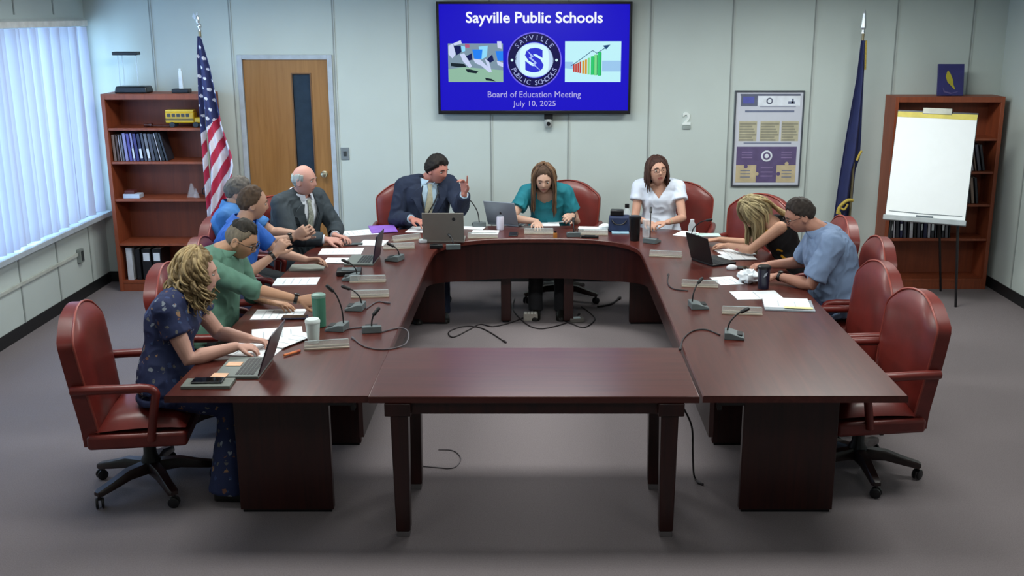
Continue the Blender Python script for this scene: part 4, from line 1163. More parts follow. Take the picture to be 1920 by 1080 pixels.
    def pants(s, m, ease=.014, flare=0.0, name='trousers', vox=.010):
        b = MB(); s.torso(b, .008, -.14, .10, 4)
        f = yawv(s.yaw)
        for side in (-1, 1):
            h, kn, ft = s.leg[side]; g = s.k
            b.caps([h, h.lerp(kn, .5), kn], [.080 * g + ease, .068 * g + ease, .055 * g + ease], 16)
            b.tube([kn + Vector((0, 0, .02)), kn.lerp(ft, .4), ft - Vector((0, 0, .03))], [.056 * g + ease, .05 * g + ease + flare * .4, .046 * g + ease + flare], 16)
        return remeshed(b, name, m, s.root, s.off, vox, 3, .003)
    def shoes(s, m):
        f = yawv(s.yaw); r = f.cross(Vector((0, 0, 1)))
        for side in (-1, 1):
            h, kn, ft = s.leg[side]; b = MB()
            rings = []
            for a, w, hh in ((-.085, .018, .05), (-.07, .032, .075), (.0, .038, .085), (.07, .044, .065), (.13, .045, .05), (.17, .035, .038), (.19, .012, .025)):
                c_ = ft + f * a; c_.z = 0.003
                rings.append([c_ + r * w * x + Vector((0, 0, hh * z)) for x, z in ((1, 0), (1.0, .45), (.7, .85), (0, 1), (-.7, .85), (-1.0, .45), (-1, 0), (0, 0))])
            b.loft(rings); b.build('shoe', m, s.root, off=s.off, smooth=50)
    def strip(s, name, m, pts, off, width=None, thick=.003):
        """flat strip laid over the chest; pts: (t, u, halfwidth)"""
        b = MB(); A = []; Bv = []; n = len(pts)
        rings = []
        for t, u, hw in pts:
            r, f, up = s.frame(t); W, D = s.WD(t); du = hw / (W + off)
            p, q = s.surf(t, u - du, off), s.surf(t, u + du, off)
            rings.append([p, q, q + f * thick, p + f * thick])
        b.loft(rings); return b.build(name, m, s.root, off=s.off, smooth=50)
    def collar(s, m, off=.016, h=.035, name='collar', gap=28):
        b = MB(); rings = []
        r, f, u = s.frame(.97); c0 = s.c(.985)
        c1 = s.N.lerp(s.hp(0, -.02, -.06), .25)
        ax = (c1 - c0).normalized()
        for q in range(25):
            a = R(gap + (360 - 2 * gap) * q / 24) + PI / 2
            d = r * math.cos(a) + f * math.sin(a) * 1.0
            ri = .064 + (0 if s.fem else .010 * s.g); 
            base = c0 + d * (ri + .020) + ax * 0.0; topv = c0 + d * (ri + .002) + ax * (h + .012); ov = c0 + d * (ri + .014) + ax * (h + .006); low = c0 + d * (ri + .034) + ax * (-.010)
            rings.append([base, topv, ov, low])
        b.loft(rings); return b.build(name, m, s.root, off=s.off, smooth=60)
    def glasses(s, m, w=.023, h=.017):
        b = MB()
        for sx in (-1, 1):
            P_ = []
            for q in range(16):
                a = 2 * PI * q / 16; P_.append(s.hp(sx * .032 + sgnp(math.cos(a), .7) * w, .104 - abs(sgnp(math.cos(a), .7)) * .002 - (.006 if sx * math.cos(a) > .5 else 0), .003 + sgnp(math.sin(a), .7) * h))
            b.tube(P_, .0022, 6, close=True)
            b.tube([s.hp(sx * .055, .097, .008), s.hp(sx * .076, .06, .006), s.hp(sx * .080, -.005, .006), s.hp(sx * .078, -.02, -.008)], .0018, 6)
        b.tube([s.hp(-.009, .105, .006), s.hp(0, .107, .009), s.hp(.009, .105, .006)], .002, 6)
        return b.build('eyeglasses', m, s.root, off=s.off, smooth=60)
    def watch(s, side, m):
        S, E, W, q = s.arms[side]; d = (W - E).normalized(); c_ = W - d * .02
        b = MB(); u = d.orthogonal().normalized(); w_ = d.cross(u)
        b.tube([c_ - d * .011, c_ - d * .009, c_ + d * .009, c_ + d * .011], [.026 * q, .030 * q, .030 * q, .026 * q], 18)
        top = Vector((0, 0, 1)); top = (top - d * top.dot(d)).normalized()
        b.lathe(c_ + top * .027 * q, [(0, 0), (.017, 0), (.017, .007), (.013, .010), (0, .010)], 16, Matrix((d.cross(top), d, top)).transposed())
        return b.build('wristwatch', m, s.root, off=s.off, smooth=40)
SHORT = [(0, .070), (25, .072), (45, .062), (62, .035), (75, .012), (90, -.002), (105, -.02), (125, -.05), (180, -.068)]
HL = dict(n=(0, 0, -1), curl=.35)

# ---------------- woman in floral dress, front left
M_flo = spots('floral_navy', '16224a', ['5b5a58', '8a6a4e', '31466e', '7d8590', '2a3a66', '6e4a3c'], 24, .27)
p = Person('person in a navy floral dress with curly blonde hair, at the left front table corner', (-2.0, 5.4, 0),
    (-1.97, 5.34, .61), (-1.90, 5.46, 1.07), tuple(ony(372, 514, 5.50)), 5, 0, 10, -2, k=.98, fem=True, skin='c79a8a', girth=1.06)
p.ak = 1.16
p.arm(1, (-1.595, 5.36, .795), (-1.84, 5.1, .5), dict(n=(0, .2, -1), curl=.55, dirn=(1, .25, -.12)))
p.arm(-1, (-1.56, 5.50, .795), (-1.85, 5.85, .5), dict(n=(0, -.3, -1), curl=.55, dirn=(1, -.12, -.12)))
p.legs(knees={1: (-1.60, 5.28, .50), -1: (-1.58, 5.50, .50)}, feet={1: (-1.63, 5.20, .075), -1: (-1.60, 5.46, .075)})
p.finish(.0048); p.brows('6a5138')
p.garment('floral_top', M_flo, .016, -.16, .955, (.52, 0), .016, .014, wrinkle=.005, vox=.0065)
p.pants(M_flo, .02, .05, 'floral_trousers'); p.shoes(mat('shoe_black', '14120f', .5))
p.haircap('7a6647', [(0, .072), (30, .068), (50, .045), (70, .02), (90, -.02), (180, -.07)], .020, rough=.012)
p.locks('7a6647', 120, .17, 5, 64, curl=.016, turns=3.2, spread=.10, rad=.0105, out=.020, jitter=.08)
p.locks('a08a62', 56, .19, 9, 66, curl=.018, turns=3.0, spread=.12, rad=.007, out=.028, jitter=.08, names='hair_highlights')
# ---------------- man in green shirt
p = Person('person in a green rolled-sleeve shirt and glasses, reaching across the table', (-1.98, 6.25, 0),
    (-2.00, 6.24, .61), (-1.925, 6.31, 1.105), tuple(ony(452, 450, 6.33)), -8, -12, -6, -26, k=1.0, skin='b58a6e')
p.arm(1, (-1.435, 6.17, .83), (-1.8, 6.0, .4), dict(n=(0, .9, -.4), curl=.5, dirn=(1, -.1, .0)))
p.arm(-1, (-1.63, 6.28, .79), (-2.0, 6.8, .6), dict(n=(0, 0, -1), curl=.3, dirn=(1, -.5, -.1)))
p.legs(); p.finish(); p.brows('2a211b', .0038)
M_gr = mat('green_shirt', '567d6c', .85, var=.1, scale=8)
p.garment('shirt', M_gr, .018, -.1, .965, (1, .12), .015, wrinkle=.006); p.collar(M_gr, h=.045); p.pants(mat('trouser_charcoal', '1c2126', .85)); p.shoes(mat('shoe_black', '14120f', .5))
p.haircap('6d6354', SHORT, .004, rough=.001, name='faded_sides')
p.haircap('2b2722', [(0, .072), (30, .075), (50, .078), (120, .072), (180, .055)], .020, rough=.006)
p.glasses(M_blk); p.watch(1, mat('watch_black', '1a1614', .4))
# ---------------- balding man in blue shirt
p = Person('person in a bright blue polo with receding brown hair, one hand raised', (-2.05, 7.05, 0),
    (-2.12, 7.06, .61), (-2.02, 7.16, 1.11), tuple(ony(474, 381, 7.22)), -4, 0, 22, -8, k=1.0, skin='b58c76')
p.arm(1, (-1.765, 6.965, .93), (-1.9, 6.6, .3), dict(n=(.4, .7, .2), curl=.75, dirn=(.55, .1, .75)))
p.arm(-1, (-1.62, 7.28, .82), (-2.0, 7.8, .4), dict(n=(0, -.5, -1), curl=.5, dirn=(1, -.2, .1)))
p.legs(); p.finish(); p.brows('4a3a2c')
M_bl = mat('blue_polo', '1f5cb4', .8, var=.12, scale=9)
p.garment('polo_shirt', M_bl, .018, -.1, .965, (.72, 0), .016, .004, wrinkle=.005); p.collar(M_bl, h=.04); p.pants(mat('trouser_navy', '1a2240', .85)); p.shoes(mat('shoe_black', '14120f', .5))
p.haircap('4b3a2c', [(0, .100), (20, .098), (40, .085), (60, .060), (75, .015), (90, -.005), (110, -.03), (130, -.055), (180, -.07)], .011, rough=.005)
p.watch(1, mat('watch_black', '1a1614', .4))
# ---------------- grey haired man in blue behind him
p = Person('person with grey hair in a duller blue shirt, hidden behind the balding man', (-2.2, 7.72, 0),
    (-2.27, 7.70, .61), (-2.235, 7.74, 1.12), tuple(ony(447, 361, 7.78)), 0, 0, 14, -18, k=1.02, skin='b08a76', girth=1.1)
p.arm(1, (-1.80, 7.66, .90), (-2.0, 7.3, .3), dict(n=(.2, .9, .1), curl=.8, dirn=(.8, .1, .5)))
p.arm(-1, (-1.78, 7.86, .88), (-2.1, 8.3, .3), dict(n=(.2, -.9, .1), curl=.8, dirn=(.8, -.2, .5)))
p.legs(); p.finish(); p.brows('4c4a46')
M_bl2 = mat('blue_shirt_dull', '2f6aa8', .8, var=.1, scale=9)
p.garment('polo_shirt', M_bl2, .018, -.1, .965, (.75, 0), .016, .004); p.collar(M_bl2); p.pants(mat('trouser_charcoal', '1c2126', .85)); p.shoes(mat('shoe_black', '14120f', .5))
p.haircap('5a5550', SHORT, .011, rough=.005)
p.watch(1, mat('watch_black', '1a1614', .4))
# ---------------- suits
def suit(p, jm, sm, tm, tie=True):
    def keep(q):
        t, l, f = p.local(q); W, D = p.WD(t)
        if f < .03: return True
        hw = max(0, min(.075, (t - .30) / .62 * .088)); 
        return abs(l) > hw
    def keeps(q):
        t, l, f = p.local(q)
        return True
    p.garment('dress_shirt', sm, .012, .0, .975, None, wrinkle=.002, vox=.008)
    p.garment('suit_jacket', jm, .030, -.14, .965, (1, .93), .020, wrinkle=.005, keep=keep)
    for s_ in (-1, 1):
        pts = [(.94, s_ * .42, .014), (.88, s_ * .46, .030), (.80, s_ * .52, .038), (.76, s_ * .56, .036), (.755, s_ * .50, .026), (.60, s_ * .36, .022), (.45, s_ * .20, .014), (.34, s_ * .08, .006)]
        p.strip('lapel', jm, pts, .034, thick=.006)
        S, E, W, q = p.arms[s_]; d = (W - E).normalized()
        b = MB(); b.tube([E.lerp(W, .88), W - d * .004], [.034 * q, .033 * q], 16); b.build('shirt_cuff', sm, p.root, off=p.off, smooth=50)
    p.collar(sm, gap=20, h=.03)
    if tie:
        p.strip('necktie', tm, [(.985, 0, .016), (.955, 0, .022), (.93, 0, .014), (.75, 0, .026), (.45, 0, .036), (.32, 0, .040), (.28, 0, .004)], .020, thick=.006)
    p.pants(jm); p.shoes(mat('shoe_black', '14120f', .3))
M_sw2 = mat('shirt_white', 'cdd4de', .8, var=.03)
M_sb = mat('shirt_pale_blue', 'a9c4d8', .8, var=.04)
p = Person('person in a charcoal suit and patterned tie with a bald crown, before the door', (-1.95, 8.4, 0),
    (-1.98, 8.42, .61), (-1.885, 8.36, 1.11), tuple(ony(570, 338, 8.30)), -36, -34, -14, -4, k=1.03, skin='bd8d80', girth=1.08)
p.arm(1, (-1.655, 8.10, .795), (-2.1, 7.9, .5), dict(n=(.2, .3, -1), curl=.5, dirn=(.9, .1, -.1)))
p.arm(-1, (-1.60, 8.22, .80), (-1.5, 8.8, .5), dict(n=(0, -.3, -1), curl=.5, dirn=(.9, -.4, -.1)))
p.legs(); p.finish(); p.brows('6d6058')
suit(p, mat('suit_charcoal', '2b353c', .85, var=.1, scale=12), M_sw2, mat('tie_pattern', '8e9489', .6, var=.5, scale=60))
p.haircap('9aa09c', [(0, .2), (68, .2), (72, .0), (90, -.01), (110, -.03), (130, -.055), (180, -.068)], .006, rough=.002, top=lambda az: .2 if az < 70 else (.055 if az < 120 else .045))
p = Person('person in a navy suit and lanyard, raising one hand behind the grey laptop', (-1.0, 9.15, 0),
    (-1.0, 9.12, .61), (-.95, 9.06, 1.125), tuple(ony(820, 318, 8.99)), -80, -72, -38, -14, k=1.04, skin='b57a6c', girth=1.1)
p.arm(1, (-1.06, 8.76, .83), (-1.35, 9.0, .5), dict(n=(0, 0, -1), curl=.4, dirn=(.75, -.5, -.1)))
p.arm(-1, (-.615, 8.72, 1.045), (-.62, 8.95, .6), dict(n=(-.5, -.6, .1), curl=.75, dirn=(.02, -.1, 1), point=(0,)))
p.legs(); p.finish(); p.brows('241c18', .0038)
suit(p, mat('suit_navy', '18243c', .85, var=.1, scale=12), M_sb, mat('tie_pale', '9d9a86', .6, var=.2, scale=40))
p.haircap('1d1916', [(0, .060), (25, .064), (45, .055), (62, .03), (75, .008), (90, -.008), (105, -.03), (125, -.055), (180, -.07)], .022, rough=.007)
p.strip('lanyard', mat('lanyard_black', '1b1d22', .6), [(.965, -.42, .006), (.85, -.30, .006), (.70, -.18, .006), (.50, .02, .006), (.42, .10, .006)], .034, thick=.003)
p.strip('lanyard', mat('lanyard_black', '1b1d22', .6), [(.965, .42, .006), (.85, .34, .006), (.70, .26, .006), (.50, .16, .006), (.42, .10, .006)], .034, thick=.003)
# ---------------- woman in teal
p = Person('person in a teal short-sleeved top with long straight brown hair, looking down at papers', (.08, 9.2, 0),
    (.10, 9.20, .61), (.06, 9.05, 1.055), tuple(ony(1020, 336, 8.98)), -92, -94, -92, -16, k=1.0, fem=True, skin='c09a86', girth=1.05)
p.arm(1, (-.015, 8.80, .80), (-.30, 9.05, .86), dict(n=(0, 0, -1), curl=.3, dirn=(.15, -1, -.15)))
p.arm(-1, (.285, 8.86, .84), (.45, 9.1, .4), dict(n=(-.6, 0, -.6), curl=.7, dirn=(-.4, -.8, .05)))
p.legs(); p.finish(); p.brows('3c2c22')
M_te = mat('teal_knit', '0c6f7c', .8, var=.12, scale=9)
def kv(q):
    t, l, f = p.local(q)
    return not (f > .02 and t > .80 and abs(l) < .075 - .05 * max(0, (.86 - t) / .06))
p.garment('teal_top', M_te, .014, -.12, .955, (.62, 0), .018, .012, keep=kv, wrinkle=.005); p.pants(mat('trouser_black', '15151a', .85)); p.shoes(mat('shoe_black', '14120f', .3))
p.haircap('493629', [(0, .075), (25, .068), (45, .045), (65, .0), (80, -.05), (180, -.08)], .016, rough=.003)
p.locks('493629', 84, .30, 4, 58, spread=.0, rad=.012, out=.014)
p.locks('6d5138', 36, .32, 8, 60, spread=.0, rad=.008, out=.022, names='hair_highlights')
p.watch(-1, mat('watch_black', '1a1614', .4))
# ---------------- woman in white
p = Person('person in a white cap-sleeve top and glasses with hair over one shoulder', (1.05, 9.15, 0),
    (1.06, 9.14, .61), (1.03, 9.10, 1.095), tuple(ony(1232, 322, 9.05)), -98, -96, -78, 12, 3, k=.99, fem=True, skin='c0937e')
p.arm(1, (.90, 8.80, .80), (.7, 9.2, .5), dict(n=(.3, 0, -1), curl=.5, dirn=(.5, -.9, -.1)))
p.arm(-1, (1.07, 8.76, .80), (1.45, 8.95, .45), dict(n=(-.2, 0, -1), curl=.45, dirn=(-1, -.25, -.05)))
p.legs(); p.finish(); p.brows('3c2420')
M_wt = mat('white_cotton', 'd6dfee', .8, var=.03, scale=9)
def kv(q):
    t, l, f = p.local(q)
    return not (f > .02 and t > .74 and abs(l) < (t - .74) / .2 * .072)
p.garment('white_top', M_wt, .013, -.12, .96, (.42, 0), .018, .010, keep=kv, wrinkle=.005); p.pants(mat('trouser_black', '15151a', .85)); p.shoes(mat('shoe_black', '14120f', .3))
p.haircap('3d2620', [(0, .072), (25, .066), (45, .045), (65, .0), (80, -.05), (180, -.08)], .016, rough=.004)
p.locks('3d2620', 62, .16, 12, 66, spread=.0, rad=.012, out=.015)
# tail of hair over her left shoulder
b = MB(); rr = random.Random(5)
for i in range(22):
    o_ = Vector((rr.uniform(-.02, .02), rr.uniform(-.02, .02), rr.uniform(-.012, .012)))
    b.tube(smoothpts([p.hp(.05, -.06, -.02) * 0 + p.hp(-.055, -.045, -.02) + o_ * .5, p.hp(-.075, -.05, -.08) + o_, p.hp(-.11, -.02, -.125) + o_ * 1.3, p.hp(-.16, .01, -.165) + o_ * .6], 3), [.011, .012, .012, .012, .011, .010, .009, .008, .007, .004], 7)
b.build('hair_tail', mat('hair_5a4026', '5a4026', .6, var=.4, scale=40), p.root, off=p.off, smooth=179)
p.glasses(mat('glasses_brown', '2e1714', .3))
b = MB(); S, E, W, q = p.arms[-1]; b.tube([W.lerp(E, .14), W.lerp(E, .20)], .026, 16); b.build('bracelet', mat('bracelet_tan', 'b3a184', .4), p.root, off=p.off, smooth=60)
# ---------------- blonde woman
M_sun = spots('sunflower_black', '0d0d10', ['0d0d10', 'b07a12', '0d0d10', 'c79018'], 8, .36)
p = Person('person in a sleeveless black sunflower top, blonde hair over her bowed face', (1.95, 7.82, 0),
    (1.93, 7.84, .61), (1.68, 7.76, 1.03), tuple(ony(1417, 400, 7.80)), 188, 192, 190, -52, k=.98, fem=True, skin='b98c74', bend=.06)
p.arm(-1, (1.43, 7.90, .79), (1.52, 7.2, .35), dict(n=(0, 0, -1), curl=.55, dirn=(-.8, .7, -.1)))
p.arm(1, (1.40, 8.12, .79), (1.8, 8.3, .4), dict(n=(0, 0, -1), curl=.5, dirn=(-1, .0, -.1)))
p.legs(); p.finish(); p.brows('6a5138')
p.garment('sunflower_top', M_sun, .012, -.12, .90, None, wrinkle=.004, vox=.0065); p.pants(mat('trouser_black', '15151a', .85)); p.shoes(mat('shoe_black', '14120f', .3))
p.haircap('7d6f52', [(0, .075), (25, .066), (45, .045), (65, .0), (80, -.05), (180, -.08)], .018, rough=.004)
p.locks('7d6f52', 60, .22, 12, 30, spread=.015, rad=.012, out=.018)
p.locks('a3946e', 46, .24, 15, 34, spread=.015, rad=.008, out=.026, names='hair_highlights')
b = MB(); rr = random.Random(6)
bk = -yawv(p.shyaw); upv = Vector((0, 0, 1)); rt_ = yawv(p.shyaw).cross(upv)
for i in range(46):
    a = rr.uniform(-.06, .06); w2 = rr.uniform(-.01, .012)
    P_ = [p.hp(a * .8, -.05, .115), p.hp(a - .02, -.115, .03) , p.hp(a - .035, -.12, -.05)]
    for t_ in (.93, .84, .74, .64):
        r, f, u = p.frame(t_); W_, D_ = p.WD(t_)
        P_.append(p.c(t_) - f * (D_ + .034 + w2) + r * (a * (1.0 + (1 - t_)) - .085))
    b.tube(smoothpts(P_, 3), [.011] * 12 + [.010, .009, .008, .007, .006, .005, .003][:7], 7)
b.build('back_hair', mat('hair_8d7448', '8d7448', .6, var=.4, scale=40), p.root, off=p.off, smooth=179)
# ---------------- man in light blue
p = Person('person in a light blue short-sleeved shirt with short dark hair, bent over the table', (1.98, 7.0, 0),
    (2.02, 6.98, .61), (1.885, 6.95, 1.095), tuple(ony(1500, 404, 7.00)), 180, 178, 182, -24, k=1.03, skin='ad7d6a', girth=1.12)
p.arm(-1, (1.60, 6.93, .79), (1.8, 6.5, .4), dict(n=(0, 0, -1), curl=.6, dirn=(-1, .15, -.05)))
p.arm(1, (1.60, 7.22, .80), (1.9, 7.6, .4), dict(n=(0, 0, -1), curl=.6, dirn=(-1, -.15, -.05)))
p.legs(); p.finish(); p.brows('2a211b', .0036)
M_lb = mat('light_blue_shirt', '7388a8', .85, var=.10, scale=9)
p.garment('shirt', M_lb, .022, -.14, .965, (.85, 0), .022, .010, wrinkle=.007); p.collar(M_lb, h=.045); p.pants(mat('trouser_navy', '1a2240', .85)); p.shoes(mat('shoe_black', '14120f', .5))
p.haircap('2f2723', SHORT, .012, rough=.006); p.glasses(mat('glasses_brown', '2e1714', .3)); p.watch(-1, mat('watch_black', '1a1614', .4))
# ================================================================ things on the table
TZ = TT + .0008
M_pap = mat('paper_white', 'eef3f6', .75, var=.01); M_pap2 = mat('paper_cool', 'c9d8dc', .7, var=.02)
M_ink = mat('print_grey', 'c2c9cf', .7)
def paper(px, py, lx, wy, ang, label, group='papers on the table', lines=4, m=None, th=.003, name='paper_sheet', z=0, cat='paper'):
    c = onz(px, py, TT)
    r = empty(name, (c.x, c.y, TZ + z), R(ang), label, cat, group)
    b = MB(); b.b2((-lx / 2, -wy / 2, 0), (lx / 2, wy / 2, th)); b.build('sheet', m or M_pap, r)
    rr = random.Random(int(px * 7 + py))
    for k in range(lines):
        b = MB(); x = lx * (.36 - .72 * (k + .5) / lines); b.b2((x - .004, -wy * .40, th + .0001), (x + .004, wy * (.40 - .3 * rr.random()), th + .0006)); b.build('printed_line', M_ink, r)
    return r
paper(478, 657, .279, .216, -8, 'white paper under the forearms of the woman in the floral dress')
paper(520, 627, .279, .216, 14, 'white paper behind the hands of the woman in the floral dress', z=.0035)
paper(545, 640, .279, .13, 62, 'narrow tilted white paper just right of the front laptop screen', lines=3, z=.008)
paper(523, 590, .30, .216, 3, 'white agenda sheet under the elbow of the man in green', lines=5)
paper(556, 528, .29, .20, 4, 'white paper in front of the man in bright blue, behind the green tumbler')
paper(640, 472, .32, .216, 3, 'printed white paper left of the upright dark laptop screen', lines=6)
paper(648, 490, .30, .17, -2, 'white paper nearest the base of the dark laptop on the left', z=.004, lines=2)
paper(672, 437, .30, .216, 20, 'white papers before the man in the charcoal suit', lines=5)
paper(700, 456, .20, .20, -4, 'white sheet behind the upright dark laptop screen', lines=2)
paper(790, 431, .24, .216, 82, 'white paper beside the right hand of the man in the navy suit', lines=3)
paper(886, 428, .12, .20, 80, 'white paper just right of the grey laptop', lines=2)
paper(910, 436, .16, .22, 88, 'white paper right of the grey laptop, nearer the table edge', lines=2)
paper(1022, 420, .20, .24, 92, 'white paper under the right hand of the woman in teal', lines=3)
paper(1046, 414, .20, .216, 100, 'white printed papers in front of the woman in teal', lines=4, z=.004)
paper(1112, 429, .15, .25, 84, 'white paper on the curved table head, left of the blue bag', lines=3)
paper(1286, 439, .20, .15, 60, 'white paper by the small water bottle on the right', lines=2)
paper(1325, 441, .12, .216, 90, 'pale green sheet behind the black laptop lid', m=mat('paper_mint', 'c2e2da', .7), lines=1)
paper(1378, 473, .26, .216, 10, 'printed magazine page under the writing hand of the blonde woman', lines=7)
paper(1382, 484, .26, .15, 4, 'white page nearer the camera beside the blonde woman', z=.004, lines=2)
paper(1362, 527, .16, .216, 12, 'white page at the left of the crumpled tissue', lines=3)
paper(1418, 554, .30, .20, 5, 'white paper with a printed logo, left one before the empty chair', lines=1)
fo = paper(1478, 574, .30, .25, -8, 'grey folder under the large white sheet before the empty chair', m=mat('folder_grey', '8f98a0', .6), lines=0, th=.008, name='folder', cat='folder', group='folders on the table')
paper(1474, 571, .28, .23, -8, 'large white sheet with a yellow strip, lying on the grey folder', z=.0085, lines=2)
c = onz(1497, 581, TT); t = empty('sticky_strip', (c.x, c.y, TZ + .0125), R(-8), 'pale yellow strip on the large white sheet before the empty chair', 'sticky note')
MB().b2((-.085, -.02, 0), (.085, .02, .001)).build('strip', mat('pale_yellow', 'e6dfa0', .7), t)
paper(718, 431, .216, .30, 14, 'purple folder on the left curve of the table head', m=mat('folder_purple', '8a5fc4', .6), lines=0, th=.006, name='folder', cat='folder', group='folders on the table', z=.004)
paper(577, 503, .24, .16, 4, 'closed grey notebook before the raised hand of the man in bright blue', m=mat('notebook_grey', '7c8078', .6), lines=0, th=.012, name='notebook', cat='notebook', group='notebooks on the table')
paper(391, 722, .235, .12, 2, 'grey-green notebook at the left front corner of the table', m=mat('notebook_green', '6c716a', .6), lines=0, th=.014, name='notebook', cat='notebook', group='notebooks on the table')
M_pk = mat('peach_note', 'e8b896', .7)
def note(px, py, lab, ang, z):
    c = onz(px, py, TT + z); t = empty('sticky_note', (c.x, c.y, TZ + z), R(ang), lab, 'sticky note', 'peach sticky notes')
    MB().b2((-.038, -.03, 0), (.038, .03, .002)).build('note', M_pk, t)
note(440, 683, 'peach sticky note on the front laptop, the farther one', 0, .016)
note(412, 704, 'peach sticky note on the front laptop, nearest the notebook', -3, .016)
def phone(px, py, ang, lab, z=0, cs='101216'):
    c = onz(px, py, TT + z); t = empty('phone', (c.x, c.y, TZ + z), R(ang), lab, 'phone', 'phones on the table')
    b = MB(); b.b2((-.075, -.037, 0), (.075, .037, .008)); b.build('case', mat('phone_' + cs, cs, .4), t, bevel=.003)
    MB().b2((-.070, -.033, .0082), (.070, .033, .0088)).build('screen', mat('phone_glass', '0a0c12', .08), t)
phone(390, 715, 2, 'black phone lying on the grey-green notebook at the front corner', .0155)
phone(553, 596, 3, 'dark phone on the agenda sheet before the man in green', .004, '1b1d3a')
phone(662, 459, 8, 'small black phone before the man in the charcoal suit')
phone(1401, 503, 4, 'black phone behind the crumpled tissue')
phone(1086, 434, 86, 'black phone near the edge of the curved table head')
phone(963, 440, 88, 'black phone left of the small amber bottle on the table head')

def laptop(px, py, ang, lab, w=.31, d=.21, tilt=18, h=.205, m=None, mb=None, logo=None, z=0):
    c = onz(px, py, TT); r = empty('laptop', (c.x, c.y, TZ + z), R(ang), lab, 'laptop', 'laptops on the table')
    m = m or M_blk
    b = MB(); b.b2((.0, -w / 2, 0), (d, w / 2, .014)); b.build('base', mb or m, r, bevel=.003)
    b = MB()
    for i in range(5):
        for j in range(12): b.b2((.03 + i * .019, -w / 2 + .022 + j * (w - .044) / 12, .0145), (.045 + i * .019, -w / 2 + .019 + (j + 1) * (w - .044) / 12, .0155))
    b.build('keyboard', mat('keys_dark', '24262a', .5), r)
    Mx = Matrix.Rotation(R(-tilt), 3, 'Y')
    b = MB(); b.box(Vector((0, 0, .016)) + Mx @ Vector((0, 0, h / 2)), (.008, w, h), Mx); ld = b.build('lid', m, r, bevel=.003)
    b = MB(); b.box(Vector((0, 0, .016)) + Mx @ Vector((.0046, 0, h / 2 + .003)), (.0012, w - .02, h - .03), Mx); b.build('display', mat('display_dim', '2a3440', .15), ld)
    if logo:
        b = MB(); M2 = Mx @ Matrix.Rotation(-PI / 2, 3, 'Y'); b.lathe(Vector((0, 0, .016)) + Mx @ Vector((-.0041, logo[0], h * logo[1])), [(0, 0), (logo[2], 0), (logo[2], .001), (0, .001)], 20, M2); b.build('logo', mat('logo_dark', '202226', .4), ld)
    return r
M_sil = mat('laptop_silver', '8c96a2', .4, metal=.3, var=.03); M_tau = mat('laptop_taupe', '7c7872', .5, metal=.2, var=.03); M_gkb = mat('laptop_grey_deck', '6d7470', .5, var=.03)
laptop(499, 692, 180, 'open laptop seen edge-on at the left front corner, its screen facing the floral dress', m=mat('lid_plum', '40323c', .4), mb=M_gkb, d=.225, tilt=20, h=.215)
laptop(706, 490, 178, 'laptop with a dark upright lid seen edge-on, midway along the left side', m=mat('lid_navy', '14162a', .35), mb=M_gkb, w=.29, tilt=10, h=.20)
laptop(832, 455, 90, 'grey laptop with its back to the camera before the man in the navy suit', m=M_tau, mb=M_tau, w=.325, h=.235, tilt=12, logo=(-.085, .78, .014))
laptop(943, 423, 66, 'silver laptop with its lid tilted back, left of the woman in teal', m=M_sil, mb=M_sil, w=.29, h=.215, tilt=22, logo=(0, .5, .010))
laptop(1316, 494, 28, 'black laptop with its back to the camera before the blonde woman', m=mat('lid_black', '0a0a0e', .4), mb=mat('lid_black', '0a0a0e', .4), w=.26, h=.205, tilt=16)

def vessel(name, px, py, prof, m, lab, cat, lid=None, lm=None, grp=None, extra=None):
    c = onz(px, py, TT); r = empty(name, (c.x, c.y, TZ), 0, lab, cat, grp)
    b = MB(); b.lathe((0, 0, 0), [(0, 0)] + prof + [(0, prof[-1][1])], 24); b.build('body', m, r, smooth=35)
    if lid: b = MB(); b.lathe((0, 0, 0), [(0, lid[0][1])] + lid + [(0, lid[-1][1])], 24); b.build('lid', lm, r, smooth=35)
    return r
v = vessel('tumbler', 600, 612, [(.033, 0), (.036, .004), (.040, .17), (.040, .175)], mat('tumbler_green', '3f7460', .4, var=.04), 'tall green tumbler on the left side, in reach of the man in green', 'tumbler', [(.041, .175), (.041, .19), (.03, .196)], mat('lid_sage', '6f8f84', .4))
vessel('tall_cup', 588, 642, [(.030, 0), (.031, .003), (.040, .115)], mat('cup_white', 'c6d6d4', .5, var=.04), 'white paper cup in front of the green tumbler', 'cup', [(.042, .115), (.042, .125), (.036, .135)], mat('cup_lid', 'd5e2e0', .4))
vessel('drink_can', 938, 431, [(.028, 0), (.031, .006), (.031, .105), (.026, .115)], mat('can_pale', 'c9c6d6', .4), 'pale slim can in front of the silver laptop', 'can', [(.024, .115), (.024, .118)], M_sil)
vessel('amber_bottle', 1041, 446, [(.016, 0), (.017, .03), (.014, .042)], mat('amber', 'a8692e', .3), 'tiny amber bottle at the edge of the curved table head', 'bottle', [(.010, .042), (.010, .055)], M_blk)
clr = glass('bottle_clear', 'dfe9ee', .35, .1)
vessel('water_bottle', 1175, 424, [(.033, 0), (.034, .01), (.034, .115), (.02, .145), (.016, .16)], clr, 'clear bottle with a black cap beside the blue bag', 'bottle', [(.019, .158), (.019, .19)], M_blk)
vessel('tumbler', 1190, 451, [(.036, 0), (.038, .005), (.045, .17), (.046, .175)], M_blk, 'tall black tumbler at the right end of the curved table head', 'tumbler', [(.049, .175), (.049, .195), (.04, .20)], M_blk)
vessel('drinking_glass', 1212, 444, [(.030, 0), (.032, .004), (.036, .14)], clr, 'clear drinking glass right of the tall black tumbler', 'glass')
vessel('water_bottle', 1297, 441, [(.030, 0), (.031, .01), (.031, .075), (.024, .10), (.014, .115)], clr, 'small clear water bottle by the woman in white', 'bottle', [(.016, .113), (.016, .13)], mat('cap_white', 'd5d8de', .4))
